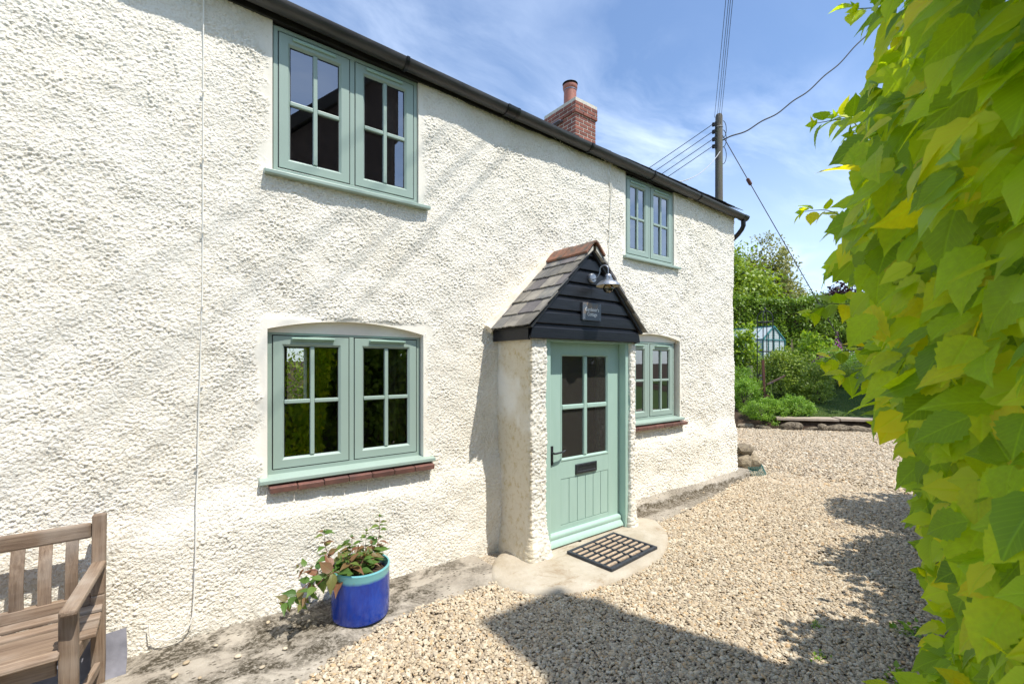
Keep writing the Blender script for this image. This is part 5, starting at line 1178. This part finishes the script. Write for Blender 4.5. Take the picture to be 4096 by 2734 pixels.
herb = [(11.95, 0.555, (0.62, 0.50, 0.36), 0.034, "herbleaf", "bright green oregano clump spilling over the stone edging, largest in front", 11000), (12.1, 0.622, (0.50, 0.45, 0.36), 0.034, "herbleaf", "right hand part of the low oregano mounds, beside the paving slab", 8000),
        (13.1, 0.515, (0.6, 0.55, 0.48), 0.036, "herbleaf", "tall leafy mound left of the rusty post by the cottage corner", 8000), (13.9, 0.49, (0.5, 0.6, 0.62), 0.04, "herbleaf", "green clump against the cottage corner below the apple tree", 6000),
        (13.4, 0.672, (0.30, 0.4, 0.34), 0.036, "bramble", "small dark clump at the lawn corner", 3500)]
for t, u, rv, s, mt, lab, n in herb:
    p = gpt(t, u); p.z -= 0.12 if t < 12.5 else 0; bush("herb_clump", p, rv, n, s, mt, lab, "herb", 120, 0.16, group="herb clumps along the garden edge")
big = [(14.2, 0.60, (0.62, 0.6, 0.80), 0.075, 'bramble', "dense raspberry bush behind the oregano", 6500), (14.8, 0.655, (0.65, 0.6, 0.62), 0.06, 'bramble', "raspberry bush tangled below the rustic rail fence", 5000),
       (15.6, 0.72, (0.9, 0.7, 0.55), 0.05, 'bramble', "mixed border plants right of the raspberry bush", 5500), (16.5, 0.78, (1.0, 0.7, 0.62), 0.05, 'herbleaf', "pale leafy border plants partly hidden by the golden shrub", 4500),
       (17.2, 0.70, (0.7, 0.7, 0.6), 0.06, 'herbleaf', "flowering border behind the rail fence", 4000), (16.0, 0.535, (0.55, 0.6, 0.62), 0.05, 'bramble', "low border planting under the apple tree", 4000), (18.5, 0.62, (1.2, 0.8, 0.55), 0.08, 'bramble', "vegetable bed in front of the greenhouse", 3500),
       (18.2, 0.655, (0.45, 0.45, 0.95), 0.13, 'appleleaf', "tall large leaved bean plant beside the foxgloves", 700), (18.4, 0.695, (0.4, 0.4, 0.8), 0.12, 'appleleaf', "second large leaved plant right of the tall bean plant", 600)]
for t, u, rv, s, mt, lab, n in big:
    p = gpt(t, u); bush("garden_plant", p, rv, n, s, mt, lab, "plant", 70, 0.3)
# daisies and violet flowers
def flowers(name, t, u, spread, n, mat, size, lab):
    root = thing(name, gpt(t, u), lab, "flowers"); c = gpt(t, u); st = MB(); hd = MB()
    for k in range(n):
        x, y = c.x + rnd.gauss(0, spread[0]), c.y + rnd.gauss(0, spread[1]); z = float(gz(x, y)); h = rnd.uniform(0.6, 1.15) * spread[2]
        tp = Vector((x + rnd.uniform(-.08, .08), y + rnd.uniform(-.08, .08), z + h)); st.tube([(x, y, z), tp], 0.006, 4)
        M = Matrix.Translation(tp) @ Euler((rnd.uniform(0.1, .8), 0, rnd.uniform(2, 4))).to_matrix().to_4x4()
        hd.add([M @ Vector((math.cos(a) * size * (1 if j % 2 else .6), math.sin(a) * size * (1 if j % 2 else .6), 0)) for j, a in enumerate(np.linspace(0, 6.283, 13)[:-1])] + [M @ Vector((0, 0, 0.012))], [(j, (j + 1) % 12, 12) for j in range(12)])
    st.build("stems", 'stem', root, kind='stuff'); hd.build("flower_heads", mat, root, kind='stuff')
flowers("daisy_patch", 17.6, 0.745, (0.6, 0.4, 0.95), 90, 'daisy', 0.045, "white ox-eye daisies behind the fence posts")
flowers("geranium_patch", 15.6, 0.69, (0.5, 0.4, 0.75), 26, 'violet', 0.045, "scattered violet blooms among the border plants")
flowers("iris_patch", 14.4, 0.525, (0.4, 0.4, 0.7), 20, 'violet', 0.045, "violet flowers under the apple tree")
# foxgloves
for k, (t, u, h, lab) in enumerate(((19.0, 0.714, 1.75, "tallest foxglove spire, against the dark hedge"), (19.0, 0.703, 1.15, "foxglove spire left of the tallest one"), (19.2, 0.678, 0.95, "shortest foxglove, left of the bean plant"), (18.8, 0.722, 1.25, "foxglove leaning right of the tallest spire"))):
    p = gpt(t, u); root = thing("foxglove", p, lab, "foxglove", "foxgloves in the border")
    MB().tube([p, p + Vector((0.03, 0, h * .6)), p + Vector((0.02, 0.02, h))], [0.016, 0.01, 0.004], 6).build("stem", 'stem', root)
    b = MB()
    for j in range(34):
        f = j / 34; z = h * (0.45 + 0.53 * f); a = j * 2.4; r_ = 0.065 * (1 - f) + 0.012; c = p + Vector((0.02 + math.cos(a) * r_, math.sin(a) * r_, z))
        b.tube([c, c + Vector((math.cos(a), math.sin(a), -.9)) * (0.055 * (1 - f) + .015)], [0.010, 0.030 * (1 - f) + 0.006], 6)
    b.build("bells", 'purple', root, kind='stuff')
    P, O = blob_points(120, (p.x, p.y, p.z + 0.25), (0.25, 0.25, 0.25), 20); leaf_mass("leaves", LEAF5, P, O + np.array((0, 0, .3)), O * .3 + np.array((0, 0, 1.)), 0.16 * rng.uniform(.6, 1.2, 120), 'herbleaf', root)

# fences and posts
fe = thing("rustic_fence", gpt(16, 0.68), "dark rustic post and rail fence through the border", "fence")
fp = [(14.4, 0.622, 0.85), (15.2, 0.652, 0.95), (16.0, 0.6725, 1.12), (17.2, 0.707, 1.05), (18.6, 0.7385, 1.0), (20.0, 0.775, 0.95)]
tops = []
for t, u, h in fp:
    p = gpt(t, u); tp = p + Vector((rnd.uniform(-.02, .02), 0, h)); tops.append(tp); member("fence_post", p - Vector((0, 0, .1)), tp, 0.085, 0.085, 'fencewood', fe, up=(1, 0, 0), bevel=0.008)
for a, c in zip(tops, tops[1:]):
    member("fence_rail", a - Vector((0, 0, 0.10)), c - Vector((0, 0, 0.10)), 0.04, 0.075, 'fencewood', fe)
    member("fence_rail", a - Vector((0, 0, 0.62)), c - Vector((0, 0, 0.62)), 0.04, 0.065, 'fencewood', fe)
rp = thing("rusty_post", gpt(12.75, 0.555), "leaning rusty iron angle post among the oregano", "post")
rpb = Matrix.Translation(gpt(12.75, 0.5575)) @ Euler((R(1), R(-3.2), R(-40))).to_matrix().to_4x4()
MB().box(-0.03, 0.03, -0.004, 0.004, 0, 1.42).box(-0.03, -0.022, 0.004, 0.05, 0, 1.42).build("post", 'rust', rp, wm=rpb)
for z, sx in ((0.62, -1), (0.40, 1)): MB().box(-0.06, 0.06, -0.006, 0.006, 0, 0.05).build("lug", 'rust', rp, wm=rpb @ Matrix.Translation((sx * 0.05, 0, z)) @ Euler((0, R(sx * 25), 0)).to_matrix().to_4x4())
member_r = thing("rusty_rail", gpt(13.0, 0.57, 0.7), "thin rusty rail running from the iron post into the raspberries", "rail")
member("rail", gpt(12.8, 0.56, 0.72), gpt(13.6, 0.60, 0.82), 0.03, 0.05, 'fencewood', member_r)
p = gpt(14.3, 0.523); o = MB().tube([p - Vector((0, 0, .1)), p + Vector((0, 0, 1.02)), p + Vector((0, 0, 1.05))], [0.085, 0.08, 0.07], 12).build("timber_post", 'polewood', smooth=True); tag(o, "short round timber post at the foot of the apple tree", "post")
# bamboo wigwam
wg = thing("cane_wigwam", gpt(20, 0.615), "bamboo cane wigwam in front of the dark hedge", "plant support"); c = gpt(20, 0.615)
for k in range(4):
    a = k * 1.57 + .4; MB().tube([c + Vector((math.cos(a) * .22, math.sin(a) * .22, 0)), c + Vector((-math.cos(a) * .02, -math.sin(a) * .02, 1.32))], 0.011, 5).build("cane", 'canewood', wg)
# obelisk
ob = thing("garden_obelisk", gpt(14.6, 0.556), "tall black metal obelisk with arched top and finial", "obelisk"); c = gpt(14.6, 0.556); zt_ = 3.12
for k in range(4):
    a = R(10 + 90 * k); d = Vector((math.cos(a), math.sin(a), 0)) * 0.225
    pts = [c + d, Vector((c.x + d.x, c.y + d.y, zt_))] + [Vector((c.x + d.x * math.cos(q), c.y + d.y * math.cos(q), zt_ + 0.24 * math.sin(q))) for q in np.linspace(0.15, 1.5, 9)]
    MB().tube(pts, 0.014, 6).build("upright", 'wire', ob, smooth=True)
for z in (2.06, 3.0, 1.3):
    for q in range(4):
        a, b_ = R(10 + 90 * q), R(100 + 90 * q); MB().tube([c * 1 + Vector((math.cos(t_) * .225, math.sin(t_) * .225, z - c.z)) for t_ in (a, b_)], 0.016, 6).build("crossbar", 'wire', ob)
MB().lathe([(0.001, 0.16), (0.01, 0.12), (0.04, 0.06), (0.01, 0.02), (0.02, 0.0)], (c.x, c.y, zt_ + 0.24), 10).build("finial", 'wire', ob, smooth=True)

# greenhouse
gh = thing("greenhouse", (23.5, 6.5, 1.5), "small teal framed greenhouse lined with bubble wrap", "greenhouse")
ga = Vector((23.01, 6.72, 1.35)); gb = Vector((24.35, 5.70, 1.35)); ex = (gb - ga); gw = ex.length; ex.normalize(); ey = Vector((-ex.y, ex.x, 0)); ey = (ey * 0.93 - ex * 0.37).normalized(); gl = 2.4; ze, zr_ = 1.50, 2.16
ey = Vector((-ex.y, ex.x, 0))
G_ = Matrix((ex, ey, Vector((0, 0, 1)))).transposed().to_4x4(); G_ = Matrix.Translation(ga) @ Matrix.Rotation(R(26), 4, 'Z') @ G_.to_3x3().to_4x4()
def bar(p, q, r=0.024, nm="frame_bar"): member(nm, G_ @ Vector(p), G_ @ Vector(q), r * 2, r * 2, 'teal', gh, up=(0.3, 0.2, 1), bevel=0)
def ghp(vs):
    o = np_mesh("glass_pane", [tuple(G_ @ Vector(v_)) for v_ in vs], [tuple(range(len(vs)))], 'ghglass', gh)
for y in (0, gl):
    for x in (0, gw): bar((x, y, 0), (x, y, ze), 0.035)
    bar((0, y, ze), (gw / 2, y, zr_), .03); bar((gw, y, ze), (gw / 2, y, zr_), .03); bar((0, y, ze), (gw, y, ze))
    for f in (0.25, 0.5, 0.75): bar((gw * f, y, 0), (gw * f, y, ze + (zr_ - ze) * (1 - abs(f - .5) * 2)), 0.022)
    for f in range(4):
        a, c_ = gw * f / 4, gw * (f + 1) / 4; ha, hc = (ze + (zr_ - ze) * (1 - abs(v_ / gw - .5) * 2) for v_ in (a, c_))
        ghp([(a, y + .01, 0), (c_, y + .01, 0), (c_, y + .01, ze), (a, y + .01, ze)])
        ghp([(a, y + .01, ze), (c_, y + .01, ze), (c_, y + .01, hc), (a, y + .01, ha)] if abs(ha - ze) > .01 and abs(hc - ze) > .01 else ([(a, y + .01, ze), (c_, y + .01, ze), (c_, y + .01, hc)] if abs(ha - ze) < .01 else [(a, y + .01, ze), (c_, y + .01, ze), (a, y + .01, ha)]))
for x in (0, gw): bar((x, 0, ze), (x, gl, ze), .03); bar((x, 0, 0.02), (x, gl, .02))
bar((gw / 2, 0, zr_), (gw / 2, gl, zr_), .035)
for k in range(5):
    y = gl * k / 4
    if 0 < k < 4:
        for x in (0, gw): bar((x, y, 0), (x, y, ze), .02); bar((x, y, ze), (gw / 2, y, zr_), .02)
    if k < 4:
        y2 = gl * (k + 1) / 4
        for x in (0, gw): ghp([(x, y, 0), (x, y2, 0), (x, y2, ze), (x, y, ze)]); ghp([(x, y, ze), (x, y2, ze), (gw / 2, y2, zr_), (gw / 2, y, zr_)])

# trees and hedge
def tree(name, base, height, crown, n, size, mat, lab, trunk_r=0.16, nclump=90, cl=0.3, low=0.25, ncr=1, barkm='bark', geo=None):
    root = thing(name, base, lab, "tree"); b = MB(); base = Vector(base); tp = base + Vector((0, 0, height * 0.82))
    b.tube([base - Vector((0, 0, .1)), base.lerp(tp, .4) + Vector((rnd.uniform(-.1, .1), rnd.uniform(-.1, .1), 0)), tp], [trunk_r, trunk_r * .7, trunk_r * .15], 10)
    for k in range(14):
        f = rnd.uniform(low, .8); s = base.lerp(tp, f); a = rnd.uniform(0, 6.28); L = rnd.uniform(.5, .85)
        e = s + Vector((math.cos(a) * crown[0] * L, math.sin(a) * crown[1] * L, height * rnd.uniform(.08, .25)))
        b.tube([s, s.lerp(e, .5) + Vector((0, 0, .08 * height)), e], [trunk_r * .4, trunk_r * .25, trunk_r * .08], 6)
    b.build("trunk", barkm, root, smooth=True)
    P, O = blob_points(n, base + Vector((0, 0, height - crown[2])), crown, nclump, cl, 0.5)
    D = O * .5 + rng.normal(0, .5, (n, 3)) + np.array((0, 0, -.25)); N = O * .5 + np.array((0, 0, .6)) + rng.normal(0, .4, (n, 3))
    leaf_mass("crown", geo or QUADLEAF, P, D, N, size * rng.uniform(.7, 1.35, n), mat, root); return root
p = gpt(16.2, 0.503); tree("apple_tree", p, 2.2, (0.58, 0.58, 0.85), 2600, 0.105, 'appleleaf', "small bright leaved apple tree beside the cottage corner", 0.07, 45, 0.35, 0.3, geo=LEAF5)
tree("orchard_tree", (18.2, -2.9, 0.9), 8.5, (2.6, 2.6, 2.8), 9000, 0.22, 'treeleaf', "garden tree out beyond the golden shrub whose shade falls over the lawn", 0.2, 90, 0.28)
p = gpt(36, 0.452); tree("lime_tree", p, 8.8, (4.2, 4.2, 4.3), 21000, 0.30, 'treeleaf', "broad bright green tree rising behind the hedge beside the cottage", 0.3, 150, 0.25)
p = gpt(43, 0.548); tree("ash_tree", p, 11.0, (3.1, 3.1, 5.4), 15000, 0.26, 'greyleaf', "feathery grey green tree, tallest behind the hedge", 0.28, 120, 0.28)
p = gpt(44, 0.602); tree("field_maple", p, 7.3, (3.4, 3.4, 3.9), 13000, 0.30, 'greyleaf', "lower olive green tree right of the feathery one", 0.28, 90, 0.25)
p = gpt(46, 0.735); tree("copper_beech", p, 7.4, (3.0, 3.0, 3.0), 8000, 0.32, 'copperleaf', "dark purple copper beech peeping over the hedge by the golden shrub", 0.3, 90, 0.25)
hd = thing("garden_hedge", gpt(27, 0.62), "tall clipped beech hedge closing the far end of the garden", "hedge")
h0, h1 = gpt(26.3, 0.42), gpt(29.5, 1.25); hv = (h1 - h0); hl = hv.length; hv.normalize(); hn = Vector((hv.y, -hv.x, 0));
if hn.dot(Vector((0, -3.35, 0)) - h0) < 0: hn = -hn
n = 46000; s_ = rng.uniform(0, hl, n); zz = rng.uniform(0.0, 3.9, n); ontop = rng.random(n) < 0.26; dep = rng.exponential(0.13, n)
zz = np.where(ontop, 3.62 + rng.normal(0, .15, n) + 0.9 * (fbm(s_ * .9, s_ * 0 + 2, 3) - .45) + 0.3 * vnoise(s_ * 3, s_ * 0, 8), np.minimum(zz, 3.75)); dd = np.where(ontop, rng.uniform(0, 1.4, n), dep)
bul = 0.8 * (fbm(s_ * 1.1, zz * 1.1, 6) - .5)
gxh, gyh = h0.x + hv.x * s_ + hn.x * (bul - dd), h0.y + hv.y * s_ + hn.y * (bul - dd)
P = np.stack([gxh, gyh, gz(gxh, gyh) + zz], 1); O = np.tile(np.array((hn.x, hn.y, .35)), (n, 1)); O[ontop] = (hn.x * .3, hn.y * .3, 1)
leaf_mass("foliage", QUADLEAF, P, O * .4 + rng.normal(0, .5, (n, 3)) + np.array((0, 0, -.3)), O + rng.normal(0, .45, (n, 3)), 0.15 * rng.uniform(.7, 1.3, n), 'hedgeleaf', hd)
b = MB()
for k in range(26):
    q = h0 + hv * (k + .5) / 26 * hl - hn * 0.5; z = float(gz(q.x, q.y)); b.tube([(q.x, q.y, z), (q.x + rnd.uniform(-.2, .2), q.y, z + 3.2)], [.07, .02], 6)
b.build("stem", 'bark', hd)
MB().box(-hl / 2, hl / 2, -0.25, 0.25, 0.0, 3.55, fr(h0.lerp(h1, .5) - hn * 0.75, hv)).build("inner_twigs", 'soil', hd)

# weeds in the gravel under the shrub
for k, (x, y, s, lab) in enumerate(((3.0, -2.72, .04, "low green weeds at the dark foot of the golden shrub, nearest patch"), (3.6, -2.66, .045, "sprawling weed farther along the dark foot of the shrub"), (3.25, -2.25, .016, "tiny weed seedling in the shaded gravel"), (2.9, -2.38, .018, "lone weed sprout in the shaded gravel near the shrub"))):
    root = thing("weed", (x, y, 0), lab, "weed", "weeds in the gravel"); n = 40
    P = np.stack([x + rng.normal(0, s * 1.6, n), y + rng.normal(0, s * 1.2, n), 0.015 + rng.random(n) * s * .7], 1)
    leaf_mass("leaves", LEAF5, P, rand_dirs(n, (0, 0, .3)), rand_dirs(n, (0, 0, 1.5)), s * rng.uniform(.5, 1.1, n), 'herbleaf', root)

bush("back_garden_bush", (2.25, 8.2, 0.0), (1.6, 0.9, 1.1), 4000, 0.09, 'treeleaf', "sunlit bush behind the house seen through the large ground floor window", "bush", 60)

# neighbouring building behind the camera: casts the shade on the drive and shows in the upper panes
MAT['oldbrick'] = basic("old_dark_brick", (0.07, 0.05, 0.042), (0.11, 0.08, 0.065), 8, 0.9)
nb = thing("brick_outbuilding", (1.5, -7, 0), "brick outbuilding with steep dark roof across the drive", "building")
yb = -5.0; ridge_x, zr2 = 3.62, 7.60
prof = [(-2.2, 0), (ridge_x, 0), (ridge_x, zr2), (-2.2, 2.0)]
MB().prism([(-2.2, 0), (ridge_x - .02, 0), (ridge_x - .02, zr2 - .15), (-2.2, 1.6)], yb - 0.05, yb - 6).build("wall", 'oldbrick', nb)
MB().prism([(-2.5, 1.55), (ridge_x + .05, zr2 - .12), (ridge_x + .05, zr2 + .10), (-2.5, 1.80)], yb + 0.12, yb - 6.2).build("roof", 'thatch', nb)
MB().box(2.98, 3.66, yb - 0.72, yb - 0.02, 6.0, 8.42).build("chimney", 'oldbrick', nb)
